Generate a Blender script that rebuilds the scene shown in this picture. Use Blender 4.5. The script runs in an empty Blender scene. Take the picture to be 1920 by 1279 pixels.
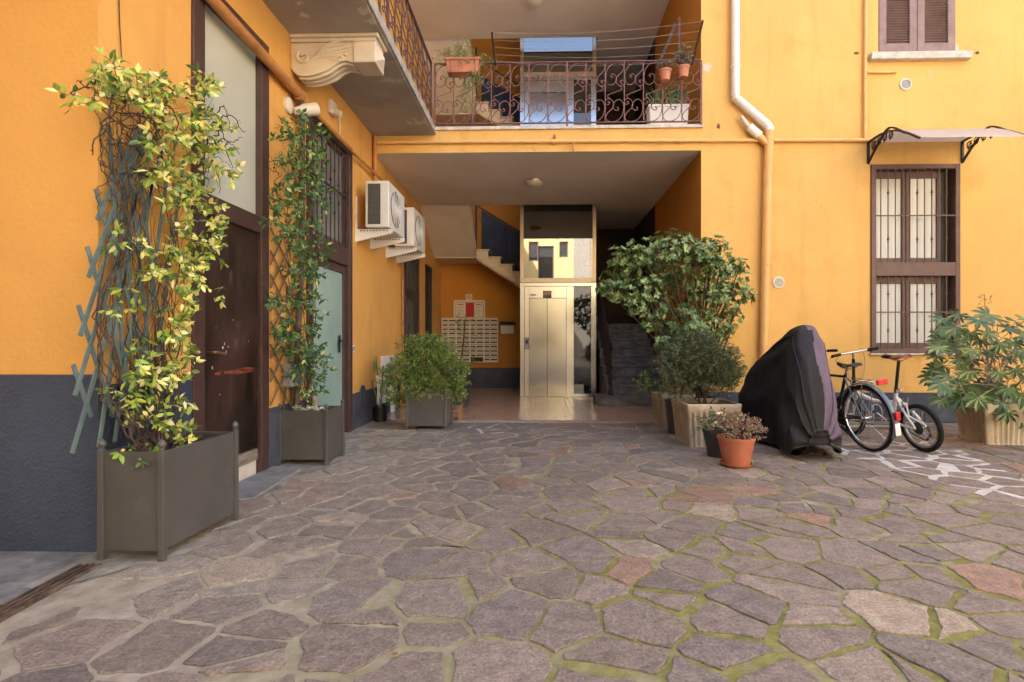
import bpy, math, random
from mathutils import Vector, Matrix, Euler, noise as mnoise
import numpy as np
random.seed(7)
PI = math.pi
R = math.radians
EXPOSURE = 3.05
scene = bpy.context.scene
COL = scene.collection

# ------------------------------------------------------------------ camera model
CAM_H = 1.15
YAW = R(1.5)
FPX = 1000.0
cam_d = bpy.data.cameras.new('camera')
cam_d.sensor_width = 36
cam_d.lens = 36 * FPX / 1920
cam_d.shift_x = -26.0 / 1920
cam_d.clip_end = 500
cam = bpy.data.objects.new('camera', cam_d)
COL.objects.link(cam)
cam.location = (0, 0, CAM_H)
cam.rotation_euler = (PI / 2, 0, YAW)
scene.camera = cam
_c, _s = math.cos(YAW), math.sin(YAW)

def ray(px, py):
    a = (px - 986) / FPX
    b = (639.5 - py) / FPX
    return Vector((-_s + a * _c, _c + a * _s, b))

def atY(px, py, Y):
    d = ray(px, py); t = Y / d.y
    return Vector((d.x * t, Y, CAM_H + d.z * t))

def atX(px, py, X):
    d = ray(px, py); t = X / d.x
    return Vector((X, d.y * t, CAM_H + d.z * t))

def atZ(px, py, Z=0.0):
    d = ray(px, py); t = (Z - CAM_H) / d.z
    return Vector((d.x * t, d.y * t, Z))

# main planes of the place (metres)
XW = -2.42      # wall of the left wing
XR = 2.30       # right side of the entrance hall
YP = 2.86       # front of the left wing
YF = 7.67       # facade
YE = 10.90      # lift front
YB = 13.00      # back wall of the hall
ZC, ZG = 3.87, 4.23
ZC2 = 7.20
HT = 9.6

# ------------------------------------------------------------------ mesh builder
OFF = {}

class MB:
    def __init__(self):
        self.v = []; self.f = []; self.c = []; self.cur = (1, 1, 1)
    def add(self, vs, fs, col=None):
        o = len(self.v)
        self.v.extend([tuple(p) for p in vs])
        c = col or self.cur
        for f in fs:
            self.f.append([i + o for i in f]); self.c.append(c)
    def box(self, a, b, col=None):
        x0, y0, z0 = (min(a[i], b[i]) for i in range(3))
        x1, y1, z1 = (max(a[i], b[i]) for i in range(3))
        self.add([(x0,y0,z0),(x1,y0,z0),(x1,y1,z0),(x0,y1,z0),(x0,y0,z1),(x1,y0,z1),(x1,y1,z1),(x0,y1,z1)],
                 [(0,3,2,1),(4,5,6,7),(0,1,5,4),(1,2,6,5),(2,3,7,6),(3,0,4,7)], col)
        return self
    def cbox(self, c, s, M=None, col=None):
        vs = []
        for z in (-.5, .5):
            for (x, y) in ((-.5,-.5),(.5,-.5),(.5,.5),(-.5,.5)):
                p = Vector((x*s[0], y*s[1], z*s[2]))
                if M is not None: p = M @ p
                vs.append(p + Vector(c))
        self.add(vs, [(0,3,2,1),(4,5,6,7),(0,1,5,4),(1,2,6,5),(2,3,7,6),(3,0,4,7)], col)
        return self
    def bar(self, p, q, w, h, up=(0,0,1), col=None):
        p, q = Vector(p), Vector(q)
        d = (q - p); L = d.length
        if L < 1e-6: return self
        d.normalize(); u = Vector(up)
        s = d.cross(u)
        if s.length < 1e-4: s = d.cross(Vector((1,0,0)))
        s.normalize(); u = s.cross(d)
        vs = []
        for e in (p, q):
            for (a, b) in ((-.5,-.5),(.5,-.5),(.5,.5),(-.5,.5)):
                vs.append(e + s*(a*w) + u*(b*h))
        self.add(vs, [(0,1,2,3),(7,6,5,4),(0,4,5,1),(1,5,6,2),(2,6,7,3),(3,7,4,0)], col)
        return self
    def tube(self, pts, r, n=8, closed=False, caps=True, col=None):
        pts = [Vector(p) for p in pts]
        m = len(pts)
        if m < 2: return self
        rs = r if isinstance(r, (list, tuple)) else [r] * m
        T = []
        for i in range(m):
            if closed: d = pts[(i+1) % m] - pts[i-1]
            elif i == 0: d = pts[1] - pts[0]
            elif i == m-1: d = pts[-1] - pts[-2]
            else: d = pts[i+1] - pts[i-1]
            if d.length < 1e-9: d = Vector((0,0,1))
            T.append(d.normalized())
        a = Vector((0,0,1)) if abs(T[0].z) < .9 else Vector((1,0,0))
        N = (a - T[0]*a.dot(T[0])).normalized()
        vs = []
        for i in range(m):
            N = N - T[i]*N.dot(T[i])
            if N.length < 1e-6:
                N = T[i].orthogonal()
            N.normalize(); B = T[i].cross(N)
            for k in range(n):
                t = 2*PI*k/n
                vs.append(pts[i] + (N*math.cos(t) + B*math.sin(t))*rs[i])
        fs = []
        for i in range(m if closed else m-1):
            j = (i+1) % m
            for k in range(n):
                l = (k+1) % n
                fs.append((i*n+k, i*n+l, j*n+l, j*n+k))
        if caps and not closed:
            fs.append(tuple(range(n-1, -1, -1))); fs.append(tuple((m-1)*n+k for k in range(n)))
        self.add(vs, fs, col)
        return self
    def lathe(self, prof, c=(0,0,0), n=24, M=None, col=None, ends=True):
        vs = []; m = len(prof)
        for (r, z) in prof:
            for k in range(n):
                t = 2*PI*k/n
                p = Vector((r*math.cos(t), r*math.sin(t), z))
                if M is not None: p = M @ p
                vs.append(p + Vector(c))
        fs = []
        for i in range(m-1):
            for k in range(n):
                l = (k+1) % n
                fs.append((i*n+k, i*n+l, (i+1)*n+l, (i+1)*n+k))
        if ends:
            if prof[0][0] > 1e-5: fs.append(tuple(range(n-1, -1, -1)))
            if prof[-1][0] > 1e-5: fs.append(tuple((m-1)*n+k for k in range(n)))
        self.add(vs, fs, col)
        return self
    def prism(self, poly, d, col=None):
        """poly: list of 3-D points, d: extrusion vector"""
        n = len(poly); d = Vector(d)
        vs = [Vector(p) for p in poly] + [Vector(p) + d for p in poly]
        fs = [tuple(range(n-1, -1, -1)), tuple(range(n, 2*n))]
        for i in range(n):
            j = (i+1) % n
            fs.append((i, j, n+j, n+i))
        self.add(vs, fs, col)
        return self
    def quad(self, a, b, c, d, col=None):
        self.add([a, b, c, d], [(0,1,2,3)], col); return self
    def ball(self, c, r, n=12, m=8, sc=(1,1,1), col=None):
        prof = []
        for i in range(m+1):
            t = -PI/2 + PI*i/m
            prof.append((max(1e-4, r*math.cos(t)), r*math.sin(t)))
        M = Matrix.Diagonal(Vector(sc))
        return self.lathe(prof, c, n, M, col, ends=False)
    def leaf(self, p, d, nrm, L, W, col, fold=.25, curl=.15):
        p = Vector(p); d = Vector(d).normalized()
        nrm = Vector(nrm); nrm = nrm - d*nrm.dot(d)
        if nrm.length < 1e-4: nrm = d.orthogonal()
        nrm.normalize(); s = d.cross(nrm)
        w = W*.5
        b = p
        c1 = p + d*(L*.42) - nrm*(fold*w*.6)
        l1 = p + d*(L*.38) + s*w + nrm*(fold*w*.4)
        r1 = p + d*(L*.38) - s*w + nrm*(fold*w*.4)
        dz = nrm*(curl*L)
        c2 = p + d*(L*.75) - nrm*(fold*w*.4) - dz*.5
        l2 = p + d*(L*.72) + s*w*.72 - dz*.4
        r2 = p + d*(L*.72) - s*w*.72 - dz*.4
        t = p + d*L - dz
        self.add([b,c1,l1,r1,c2,l2,r2,t], [(0,1,2),(0,3,1),(2,1,4,5),(1,3,6,4),(5,4,7),(4,6,7)], col)
    def build(self, name, mat, parent=None, smooth=False, bevel=0, angle=40, seg=2, color=False):
        me = bpy.data.meshes.new(name)
        off = OFF.get(parent, Vector((0,0,0))) if parent is not None else Vector((0,0,0))
        vv = [(v[0]-off.x, v[1]-off.y, v[2]-off.z) for v in self.v]
        me.from_pydata(vv, [], self.f)
        if color:
            at = me.color_attributes.new('Col', 'FLOAT_COLOR', 'CORNER')
            buf = []
            for f, c in zip(self.f, self.c):
                buf.extend((c[0], c[1], c[2], 1.0) * len(f))
            at.data.foreach_set('color', buf)
        me.validate(clean_customdata=False)
        me.update()
        if smooth:
            me.polygons.foreach_set('use_smooth', [True]*len(me.polygons))
            if angle < 179: me.set_sharp_from_angle(angle=R(angle))
        o = bpy.data.objects.new(name, me)
        if mat: me.materials.append(mat)
        COL.objects.link(o)
        if parent is not None:
            o.parent = parent
            OFF[o] = off
        if bevel:
            m = o.modifiers.new('edge', 'BEVEL'); m.width = bevel; m.segments = seg
            m.limit_method = 'ANGLE'; m.angle_limit = R(35)
        return o

def tag(o, label=None, cat=None, group=None, kind=None):
    if label: o['label'] = label
    if cat: o['category'] = cat
    if group: o['group'] = group
    if kind: o['kind'] = kind
    return o

def thing(name, label, cat, loc=(0,0,0), group=None):
    o = bpy.data.objects.new(name, None)
    COL.objects.link(o)
    o.location = loc; o.empty_display_size = .1
    OFF[o] = Vector(loc)
    return tag(o, label, cat, group)

KIDS = {}
def dup(root, loc, rotz=None, label=None):
    def cp(o, par):
        c = o.copy(); COL.objects.link(c)
        if par is not None: c.parent = par
        for ch in list(o.children): cp(ch, c)
        return c
    r = cp(root, None)
    r.location = loc
    if rotz is not None: r.rotation_euler = (0, 0, rotz)
    if label: r['label'] = label
    return r

def rnd(a, b): return random.uniform(a, b)
def rdir():
    while True:
        v = Vector((rnd(-1,1), rnd(-1,1), rnd(-1,1)))
        if .05 < v.length < 1: return v.normalized()
def jit(c, a=.15):
    k = 1 + rnd(-a, a)
    return (max(0,c[0]*k*(1+rnd(-a,a)*.4)), max(0,c[1]*k), max(0,c[2]*k*(1+rnd(-a,a)*.5)))
def spline(pts, k=6):
    P = [Vector(p) for p in pts]
    out = []
    n = len(P)
    for i in range(n-1):
        p0 = P[max(i-1,0)]; p1 = P[i]; p2 = P[i+1]; p3 = P[min(i+2,n-1)]
        for j in range(k):
            t = j/k
            out.append(.5*((2*p1) + (-p0+p2)*t + (2*p0-5*p1+4*p2-p3)*t*t + (-p0+3*p1-3*p2+p3)*t**3))
    out.append(P[-1])
    return out

# ------------------------------------------------------------------ materials
def nodes(name):
    m = bpy.data.materials.new(name); m.use_nodes = True
    nt = m.node_tree
    b = nt.nodes['Principled BSDF']
    return m, nt, b

def pm(name, col, rough=.6, metal=0.0, var=.15, vscale=2.5, bump=0.0, bscale=60, col2=None, spec=.5,
       spots=None, spot_scale=8, spot_lo=.62, spot_hi=.7, detail=5, stretch=None, ior=None, coat=0, coord='Object', rvar=0, streak=None, aniso=0):
    m, nt, b = nodes(name)
    N, L = nt.nodes, nt.links
    tc = N.new('ShaderNodeTexCoord')
    src = tc.outputs[coord]
    if stretch:
        mp = N.new('ShaderNodeMapping'); mp.inputs['Scale'].default_value = stretch
        L.new(src, mp.inputs['Vector']); src = mp.outputs[0]
    n1 = N.new('ShaderNodeTexNoise'); n1.inputs['Scale'].default_value = vscale; n1.inputs['Detail'].default_value = detail
    n1.inputs['Roughness'].default_value = .6
    L.new(src, n1.inputs['Vector'])
    mx = N.new('ShaderNodeMix'); mx.data_type = 'RGBA'
    c2 = col2 or tuple(c*(1-var*2) for c in col)
    mx.inputs[6].default_value = (*c2, 1); mx.inputs[7].default_value = (*[min(1, c*(1+var*.6)) for c in col], 1)
    mr = N.new('ShaderNodeMapRange'); mr.inputs[1].default_value = .3; mr.inputs[2].default_value = .7
    L.new(n1.outputs['Fac'], mr.inputs[0]); L.new(mr.outputs[0], mx.inputs[0])
    out = mx.outputs[2]
    if spots:
        n3 = N.new('ShaderNodeTexNoise'); n3.inputs['Scale'].default_value = spot_scale; n3.inputs['Detail'].default_value = 6
        n3.inputs['Roughness'].default_value = .65
        L.new(src, n3.inputs['Vector'])
        r3 = N.new('ShaderNodeMapRange'); r3.inputs[1].default_value = spot_lo; r3.inputs[2].default_value = spot_hi
        L.new(n3.outputs['Fac'], r3.inputs[0])
        m3 = N.new('ShaderNodeMix'); m3.data_type = 'RGBA'
        m3.inputs[7].default_value = (*spots, 1)
        L.new(r3.outputs[0], m3.inputs[0]); L.new(out, m3.inputs[6]); out = m3.outputs[2]
    if streak:      # rain streaks and faint hairline cracks
        mp2 = N.new('ShaderNodeMapping'); mp2.inputs['Scale'].default_value = (5, 5, .38); L.new(tc.outputs[coord], mp2.inputs['Vector'])
        n5 = N.new('ShaderNodeTexNoise'); n5.inputs['Scale'].default_value = 1; n5.inputs['Detail'].default_value = 7; n5.inputs['Roughness'].default_value = .62
        L.new(mp2.outputs[0], n5.inputs['Vector'])
        r5 = N.new('ShaderNodeMapRange'); r5.inputs[1].default_value = .54; r5.inputs[2].default_value = .80; r5.inputs[4].default_value = .55
        L.new(n5.outputs['Fac'], r5.inputs[0])
        m5 = N.new('ShaderNodeMix'); m5.data_type = 'RGBA'; m5.inputs[7].default_value = (*streak, 1)
        L.new(r5.outputs[0], m5.inputs[0]); L.new(out, m5.inputs[6]); out = m5.outputs[2]
        n6 = N.new('ShaderNodeTexNoise'); n6.inputs['Scale'].default_value = 3.5; n6.inputs['Detail'].default_value = 6; L.new(tc.outputs[coord], n6.inputs['Vector'])
        ad = N.new('ShaderNodeMix'); ad.data_type = 'RGBA'; ad.blend_type = 'LINEAR_LIGHT'; ad.inputs[0].default_value = .28
        L.new(tc.outputs[coord], ad.inputs[6]); L.new(n6.outputs['Color'], ad.inputs[7])
        vo = N.new('ShaderNodeTexVoronoi'); vo.feature = 'DISTANCE_TO_EDGE'; vo.inputs['Scale'].default_value = .75; L.new(ad.outputs[2], vo.inputs['Vector'])
        r6 = N.new('ShaderNodeMapRange'); r6.inputs[1].default_value = .0; r6.inputs[2].default_value = .004; r6.inputs[3].default_value = 1; r6.inputs[4].default_value = 0
        L.new(vo.outputs['Distance'], r6.inputs[0])
        n7 = N.new('ShaderNodeTexNoise'); n7.inputs['Scale'].default_value = .9; L.new(tc.outputs[coord], n7.inputs['Vector'])
        r7 = N.new('ShaderNodeMapRange'); r7.inputs[1].default_value = .55; r7.inputs[2].default_value = .65; r7.inputs[4].default_value = .5; L.new(n7.outputs['Fac'], r7.inputs[0])
        mu = N.new('ShaderNodeMath'); mu.operation = 'MULTIPLY'; L.new(r6.outputs[0], mu.inputs[0]); L.new(r7.outputs[0], mu.inputs[1])
        m7 = N.new('ShaderNodeMix'); m7.data_type = 'RGBA'; m7.inputs[7].default_value = (.30,.15,.05,1)
        L.new(mu.outputs[0], m7.inputs[0]); L.new(out, m7.inputs[6]); out = m7.outputs[2]
    if aniso: b.inputs['Anisotropic'].default_value = aniso
    L.new(out, b.inputs['Base Color'])
    b.inputs['Roughness'].default_value = rough
    if rvar:
        rr = N.new('ShaderNodeMapRange'); rr.inputs[3].default_value = max(0, rough-rvar); rr.inputs[4].default_value = min(1, rough+rvar)
        L.new(n1.outputs['Fac'], rr.inputs[0]); L.new(rr.outputs[0], b.inputs['Roughness'])
    b.inputs['Metallic'].default_value = metal
    b.inputs['Specular IOR Level'].default_value = spec
    if ior: b.inputs['IOR'].default_value = ior
    if coat: b.inputs['Coat Weight'].default_value = coat
    if bump:
        n2 = N.new('ShaderNodeTexNoise'); n2.inputs['Scale'].default_value = bscale; n2.inputs['Detail'].default_value = 4
        L.new(src, n2.inputs['Vector'])
        bp = N.new('ShaderNodeBump'); bp.inputs['Strength'].default_value = bump; bp.inputs['Distance'].default_value = .01
        L.new(n2.outputs['Fac'], bp.inputs['Height']); L.new(bp.outputs[0], b.inputs['Normal'])
    return m

def leafmat(name, trans=.3, rough=.4, spec=.5):
    m, nt, b = nodes(name)
    N, L = nt.nodes, nt.links
    a = N.new('ShaderNodeAttribute'); a.attribute_name = 'Col'
    g_ = N.new('ShaderNodeMix'); g_.data_type = 'RGBA'; g_.blend_type = 'MULTIPLY'; g_.inputs[0].default_value = 1; g_.inputs[7].default_value = (1.4,1.4,1.4,1)
    L.new(a.outputs['Color'], g_.inputs[6]); L.new(g_.outputs[2], b.inputs['Base Color'])
    b.inputs['Roughness'].default_value = rough
    b.inputs['Specular IOR Level'].default_value = spec
    if trans:
        t = N.new('ShaderNodeBsdfTranslucent'); L.new(g_.outputs[2], t.inputs['Color'])
        mx = N.new('ShaderNodeMixShader'); mx.inputs[0].default_value = trans
        L.new(b.outputs[0], mx.inputs[1]); L.new(t.outputs[0], mx.inputs[2])
        L.new(mx.outputs[0], N['Material Output'].inputs['Surface'])
    return m

def attrmat(name, rough=.7, bump=.3, bscale=80, spec=.4, var=.25, vscale=6, stretch=None, fine=0):
    m, nt, b = nodes(name)
    N, L = nt.nodes, nt.links
    a = N.new('ShaderNodeAttribute'); a.attribute_name = 'Col'
    tc = N.new('ShaderNodeTexCoord'); src = tc.outputs['Object']
    if stretch:
        mp = N.new('ShaderNodeMapping'); mp.inputs['Scale'].default_value = stretch
        L.new(src, mp.inputs['Vector']); src = mp.outputs[0]
    n1 = N.new('ShaderNodeTexNoise'); n1.inputs['Scale'].default_value = vscale; n1.inputs['Detail'].default_value = 8
    n1.inputs['Roughness'].default_value = .7
    L.new(src, n1.inputs['Vector'])
    mr = N.new('ShaderNodeMapRange'); mr.inputs[1].default_value = .25; mr.inputs[2].default_value = .75
    mr.inputs[3].default_value = 1-var; mr.inputs[4].default_value = 1+var
    L.new(n1.outputs['Fac'], mr.inputs[0])
    mx = N.new('ShaderNodeMix'); mx.data_type = 'RGBA'; mx.blend_type = 'MULTIPLY'; mx.inputs[0].default_value = 1
    L.new(a.outputs['Color'], mx.inputs[6]); L.new(mr.outputs[0], mx.inputs[7])
    oc = mx.outputs[2]
    if fine:
        n4 = N.new('ShaderNodeTexNoise'); n4.inputs['Scale'].default_value = 75; n4.inputs['Detail'].default_value = 5; n4.inputs['Roughness'].default_value = .75
        L.new(src, n4.inputs['Vector'])
        r4 = N.new('ShaderNodeMapRange'); r4.inputs[1].default_value = .3; r4.inputs[2].default_value = .7; r4.inputs[3].default_value = 1-fine; r4.inputs[4].default_value = 1+fine
        L.new(n4.outputs['Fac'], r4.inputs[0])
        m4 = N.new('ShaderNodeMix'); m4.data_type = 'RGBA'; m4.blend_type = 'MULTIPLY'; m4.inputs[0].default_value = 1
        L.new(oc, m4.inputs[6]); L.new(r4.outputs[0], m4.inputs[7]); oc = m4.outputs[2]
    L.new(oc, b.inputs['Base Color'])
    b.inputs['Roughness'].default_value = rough; b.inputs['Specular IOR Level'].default_value = spec
    n2 = N.new('ShaderNodeTexNoise'); n2.inputs['Scale'].default_value = bscale; n2.inputs['Detail'].default_value = 6
    n2.inputs['Roughness'].default_value = .65
    L.new(src, n2.inputs['Vector'])
    bp = N.new('ShaderNodeBump'); bp.inputs['Strength'].default_value = bump; bp.inputs['Distance'].default_value = .03 if fine else .012
    L.new(n2.outputs['Fac'], bp.inputs['Height']); L.new(bp.outputs[0], b.inputs['Normal'])
    return m

ORANGE = (.71, .385, .108)
M = {}
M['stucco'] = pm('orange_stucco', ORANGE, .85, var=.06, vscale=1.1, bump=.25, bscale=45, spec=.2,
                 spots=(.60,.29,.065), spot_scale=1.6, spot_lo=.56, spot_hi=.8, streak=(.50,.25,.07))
M['stucco_front'] = pm('lit_orange_stucco', (.725,.44,.142), .85, var=.06, vscale=1.1, bump=.25, bscale=45, spec=.2,
                 spots=(.62,.34,.085), spot_scale=1.6, spot_lo=.54, spot_hi=.8, streak=(.50,.27,.08))  # same orange stucco, the facade's brighter light put into its colour
M['hallshade'] = pm('shaded_orange_hall', (.50,.225,.045), .8, var=.06, vscale=1.2, bump=.2, bscale=45, spec=.2)  # orange wall darkened, the hall's shade put into its colour
M['stucco_rough'] = pm('rough_orange_stucco', ORANGE, .85, var=.06, vscale=1.1, bump=.45, bscale=32, spec=.2)
M['dado'] = pm('blue_grey_dado_paint', (.042,.058,.098), .6, var=.15, vscale=3, bump=.9, bscale=55, spec=.4)
M['dado_flat'] = pm('grey_dado_paint', (.072,.081,.108), .75, var=.2, vscale=4, bump=.5, bscale=70, spec=.3,
                    spots=(.22,.2,.18), spot_scale=9, spot_lo=.66, spot_hi=.74)
M['ceiling'] = pm('grey_ceiling_paint', (.80,.755,.70), .85, var=.05, vscale=1.3, bump=.1, bscale=20, spec=.2)
M['concrete'] = pm('balcony_concrete', (.40,.375,.345), .85, var=.12, vscale=1.6, bump=.2, bscale=18, spec=.2,
                   spots=(.55,.515,.47), spot_scale=1.3, spot_lo=.60, spot_hi=.625)
M['slab_edge'] = pm('slab_edge_stone', (.42,.39,.35), .8, var=.2, vscale=9, bump=.2, bscale=60)
M['plaster'] = pm('cream_plaster', (.66,.57,.46), .7, var=.08, vscale=6, bump=.08, bscale=60, spec=.3)
M['stairplaster'] = pm('stair_plaster', (.70,.62,.55), .8, var=.07, vscale=2.5, bump=.1, bscale=25, spec=.2)
M['tread'] = pm('stone_tread', (.62,.53,.42), .6, var=.12, vscale=10, spec=.4)
M['darkstep'] = pm('dark_painted_step', (.21,.20,.19), .65, var=.3, vscale=6, bump=.3, bscale=40,
                   spots=(.36,.34,.31), spot_scale=7, spot_lo=.63, spot_hi=.67, stretch=(1,.6,1.8))
M['brown'] = pm('brown_painted_metal', (.072,.038,.036), .45, var=.12, vscale=6, spec=.5, bump=.05)
M['brownold'] = pm('worn_brown_paint', (.047,.025,.022), .36, var=.5, vscale=3.2, spec=.5, bump=.12, bscale=25, stretch=(1,1,.45),
                   spots=(.20,.12,.09), spot_scale=6, spot_lo=.61, spot_hi=.78, rvar=.18)
M['brownwin'] = pm('brown_window_frame', (.135,.078,.064), .5, var=.1, vscale=8, spec=.4)
M['shutter'] = pm('faded_mauve_paint', (.30,.205,.19), .7, var=.14, vscale=7, spots=(.62,.56,.52), spot_scale=6, spot_lo=.7, spot_hi=.73, spec=.3, bump=.1)
M['bariron'] = pm('dark_iron', (.05,.035,.032), .55, metal=.2, var=.2, vscale=20, spec=.5)
M['rail'] = pm('oxide_red_ironwork', (.205,.098,.088), .6, var=.18, vscale=14, spec=.4)
M['raildark'] = pm('dark_ironwork', (.115,.062,.060), .6, var=.2, vscale=14, spec=.4)
M['black'] = pm('black_paint', (.014,.014,.015), .45, var=.2, vscale=10)
M['blackplastic'] = pm('black_plastic', (.018,.018,.019), .55, var=.2, vscale=20, spec=.4)
M['rubber'] = pm('black_rubber', (.016,.0155,.015), .85, var=.25, vscale=25, spec=.25)
M['frost'] = pm('frosted_glass', (.50,.52,.45), .16, var=.05, vscale=1.2, spec=.6)
M['teal'] = pm('teal_frosted_glass', (.29,.44,.41), .2, var=.06, vscale=1.5, spec=.6)
M['greyglass'] = pm('grey_frosted_glass', (.20,.20,.19), .25, var=.1, vscale=2, spec=.6)
M['curtain'] = pm('curtained_glass', (.60,.62,.59), .06, var=.07, vscale=9, stretch=(1,1,.05), spec=.55)
M['mirrorglass'] = pm('dark_lift_glass', (.022,.021,.018), .015, var=.1, vscale=1, ior=2.6, spec=.5)
M['darkglass'] = pm('dark_glass', (.03,.03,.027), .02, var=.1, vscale=1, ior=1.75)
M['steel'] = pm('brushed_steel', (.40,.40,.405), .22, metal=1.0, var=.01, vscale=2, rvar=.05)
M['steeldoor'] = pm('brushed_steel_door', (.32,.32,.325), .17, metal=1.0, var=.03, vscale=1.2, bump=.10, bscale=1.6, rvar=.08)
M['alu'] = pm('bronze_aluminium', (.38,.31,.25), .38, metal=.85, var=.05)
M['white'] = pm('white_enamel', (.74,.72,.68), .35, var=.05, vscale=4, spec=.5)
M['acwhite'] = pm('white_sheet_steel', (.72,.70,.66), .42, var=.07, vscale=3, spots=(.5,.44,.36), spot_scale=7, spot_lo=.7, spot_hi=.8)
M['darkgrille'] = pm('dark_fin_grille', (.07,.066,.062), .6, var=.3, vscale=30)
M['pipeyellow'] = pm('yellow_painted_pipe', (.76,.45,.165), .5, var=.07, vscale=5, spec=.4)
M['pipeold'] = pm('old_orange_pipe', (.50,.225,.075), .6, var=.16, vscale=6, spec=.4)
M['pipewhite'] = pm('white_downpipe', (.80,.77,.72), .45, var=.04, vscale=6)
M['planter'] = pm('grey_brown_powdercoat', (.087,.084,.081), .38, var=.10, vscale=3.5, spec=.5, spots=(.122,.122,.118), spot_scale=5, spot_lo=.58, spot_hi=.8, rvar=.12, bump=.06, bscale=8)
M['soil'] = pm('potting_soil', (.045,.032,.022), .95, var=.5, vscale=40, bump=1, bscale=90)
M['terracotta'] = pm('terracotta', (.42,.135,.070), .7, var=.1, vscale=6, bump=.05)
M['terracotta_pale'] = pm('pale_terracotta', (.50,.20,.115), .75, var=.12, vscale=8)
M['ribbed'] = pm('weathered_beige_plastic', (.47,.385,.285), .75, var=.16, vscale=4, spots=(.25,.20,.13), spot_scale=6, spot_lo=.56, spot_hi=.75, bump=.1, bscale=30)
M['ribbed_old'] = pm('algae_stained_beige', (.54,.46,.34), .8, var=.2, vscale=4, spots=(.20,.16,.08), spot_scale=5, spot_lo=.54, spot_hi=.74, bump=.15, bscale=30, stretch=(1,1,.5))
M['greypot'] = pm('dark_grey_plastic', (.055,.053,.050), .55, var=.15, vscale=7)
M['bark'] = pm('brown_bark', (.10,.068,.048), .9, var=.35, vscale=30, bump=.5, bscale=70)
M['barkpale'] = pm('pale_bark', (.33,.28,.23), .85, var=.25, vscale=25, bump=.4, bscale=60)
M['twig'] = pm('vine_twig', (.085,.052,.040), .85, var=.4, vscale=12)
M['leaf'] = leafmat('leaf_blade', .22, .38)
M['leafshiny'] = leafmat('glossy_leaf_blade', .15, .3, .6)
M['needle'] = leafmat('fine_foliage', .2, .6, .3)
M['trellis'] = pm('blue_green_lattice', (.125,.185,.19), .65, var=.15, vscale=9, bump=.1)
M['trelliswood'] = pm('bare_wood_lattice', (.20,.125,.085), .8, var=.25, vscale=9, bump=.1)
M['chrome'] = pm('chrome', (.62,.62,.62), .22, metal=1, var=.05)
M['galv'] = pm('galvanised_steel', (.42,.43,.43), .45, metal=.8, var=.15, vscale=20)
M['bikewhite'] = pm('white_bike_paint', (.78,.77,.75), .3, var=.03, coat=.3)
M['bikeblue'] = pm('silver_blue_paint', (.12,.165,.19), .3, metal=.4, var=.05)
M['red'] = pm('red_reflector', (.55,.016,.018), .25, var=.1)
M['redplastic'] = pm('red_paper', (.50,.03,.04), .7, var=.1)
M['leatherred'] = pm('oxblood_vinyl', (.16,.022,.02), .4, var=.1)
M['paper'] = pm('white_paper', (.72,.69,.63), .8, var=.05)
M['papertan'] = pm('tan_paper', (.42,.34,.24), .8, var=.15, vscale=60)
M['cream'] = pm('cream_enamel', (.68,.62,.54), .5, var=.05)
M['greybox'] = pm('grey_plastic', (.27,.275,.28), .5, var=.08)
M['wood'] = pm('bare_wood', (.36,.19,.11), .7, var=.2, vscale=5, stretch=(1,1,8))
M['weatherwood'] = pm('weathered_board', (.30,.25,.21), .85, var=.35, vscale=4, stretch=(1,1,9), bump=.3)
M['whitewash'] = pm('whitewashed_base', (.62,.58,.53), .85, var=.12, vscale=5, bump=.1)
M['stoneslab'] = pm('grey_stone_slab', (.27,.265,.26), .7, var=.2, vscale=5, bump=.25, bscale=25, spots=(.12,.115,.11), spot_scale=4, spot_lo=.62, spot_hi=.72)
M['marble'] = pm('weathered_sill_stone', (.60,.55,.48), .7, var=.18, vscale=9, bump=.1)
M['awning'] = pm('smoked_sheet', (.33,.28,.26), .25, var=.05)
M['brass'] = pm('worn_brass', (.55,.33,.14), .35, metal=.9, var=.15)
M['lampglass'] = pm('opal_glass', (.62,.58,.52), .3, var=.03)
M['wire'] = pm('steel_wire', (.30,.27,.25), .5)
M['ribbon'] = pm('white_cloth', (.75,.72,.68), .8, var=.06)
M['backwall'] = pm('pale_yellow_render', (.74,.59,.30), .85, var=.05, vscale=.7)
# ------------------------------------------------------------------ light
SUN_EL, SUN_AZ = 44, -35          # degrees; azimuth from +Y towards +X
w = bpy.data.worlds.new('World'); scene.world = w; w.use_nodes = True
nt = w.node_tree
sky = nt.nodes.new('ShaderNodeTexSky'); sky.sky_type = 'NISHITA'; sky.sun_disc = False
sky.sun_elevation = R(SUN_EL); sky.sun_rotation = R(SUN_AZ); sky.air_density = 1.0; sky.dust_density = 5; sky.ozone_density = .6
nt.links.new(sky.outputs[0], nt.nodes['Background'].inputs['Color'])
nt.nodes['Background'].inputs['Strength'].default_value = .13
sd = bpy.data.lights.new('sun', 'SUN'); sd.energy = 3.6; sd.angle = R(.5); sd.color = (1, .93, .83)
sun = bpy.data.objects.new('sun', sd); COL.objects.link(sun)
sun.rotation_euler = (-R(90-SUN_EL), 0, -R(SUN_AZ)); sun.location = (3, 20, 20)
scene.view_settings.view_transform = 'Standard'; scene.view_settings.look = 'None'
scene.view_settings.exposure = EXPOSURE; scene.view_settings.gamma = 1
scene.view_settings.use_curve_mapping = False
scene.cycles.max_bounces = 10; scene.cycles.diffuse_bounces = 6; scene.cycles.glossy_bounces = 5
scene.cycles.caustics_reflective = False; scene.cycles.caustics_refractive = False
scene.cycles.sample_clamp_indirect = 8

# ------------------------------------------------------------------ ground
g = MB(); g.quad((-60,-60,-.035), (60,-60,-.035), (60,60,-.035), (-60,60,-.035))
tag(g.build('ground', pm('earth', (.2,.18,.15), .9, bump=.3)), kind='structure')

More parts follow.
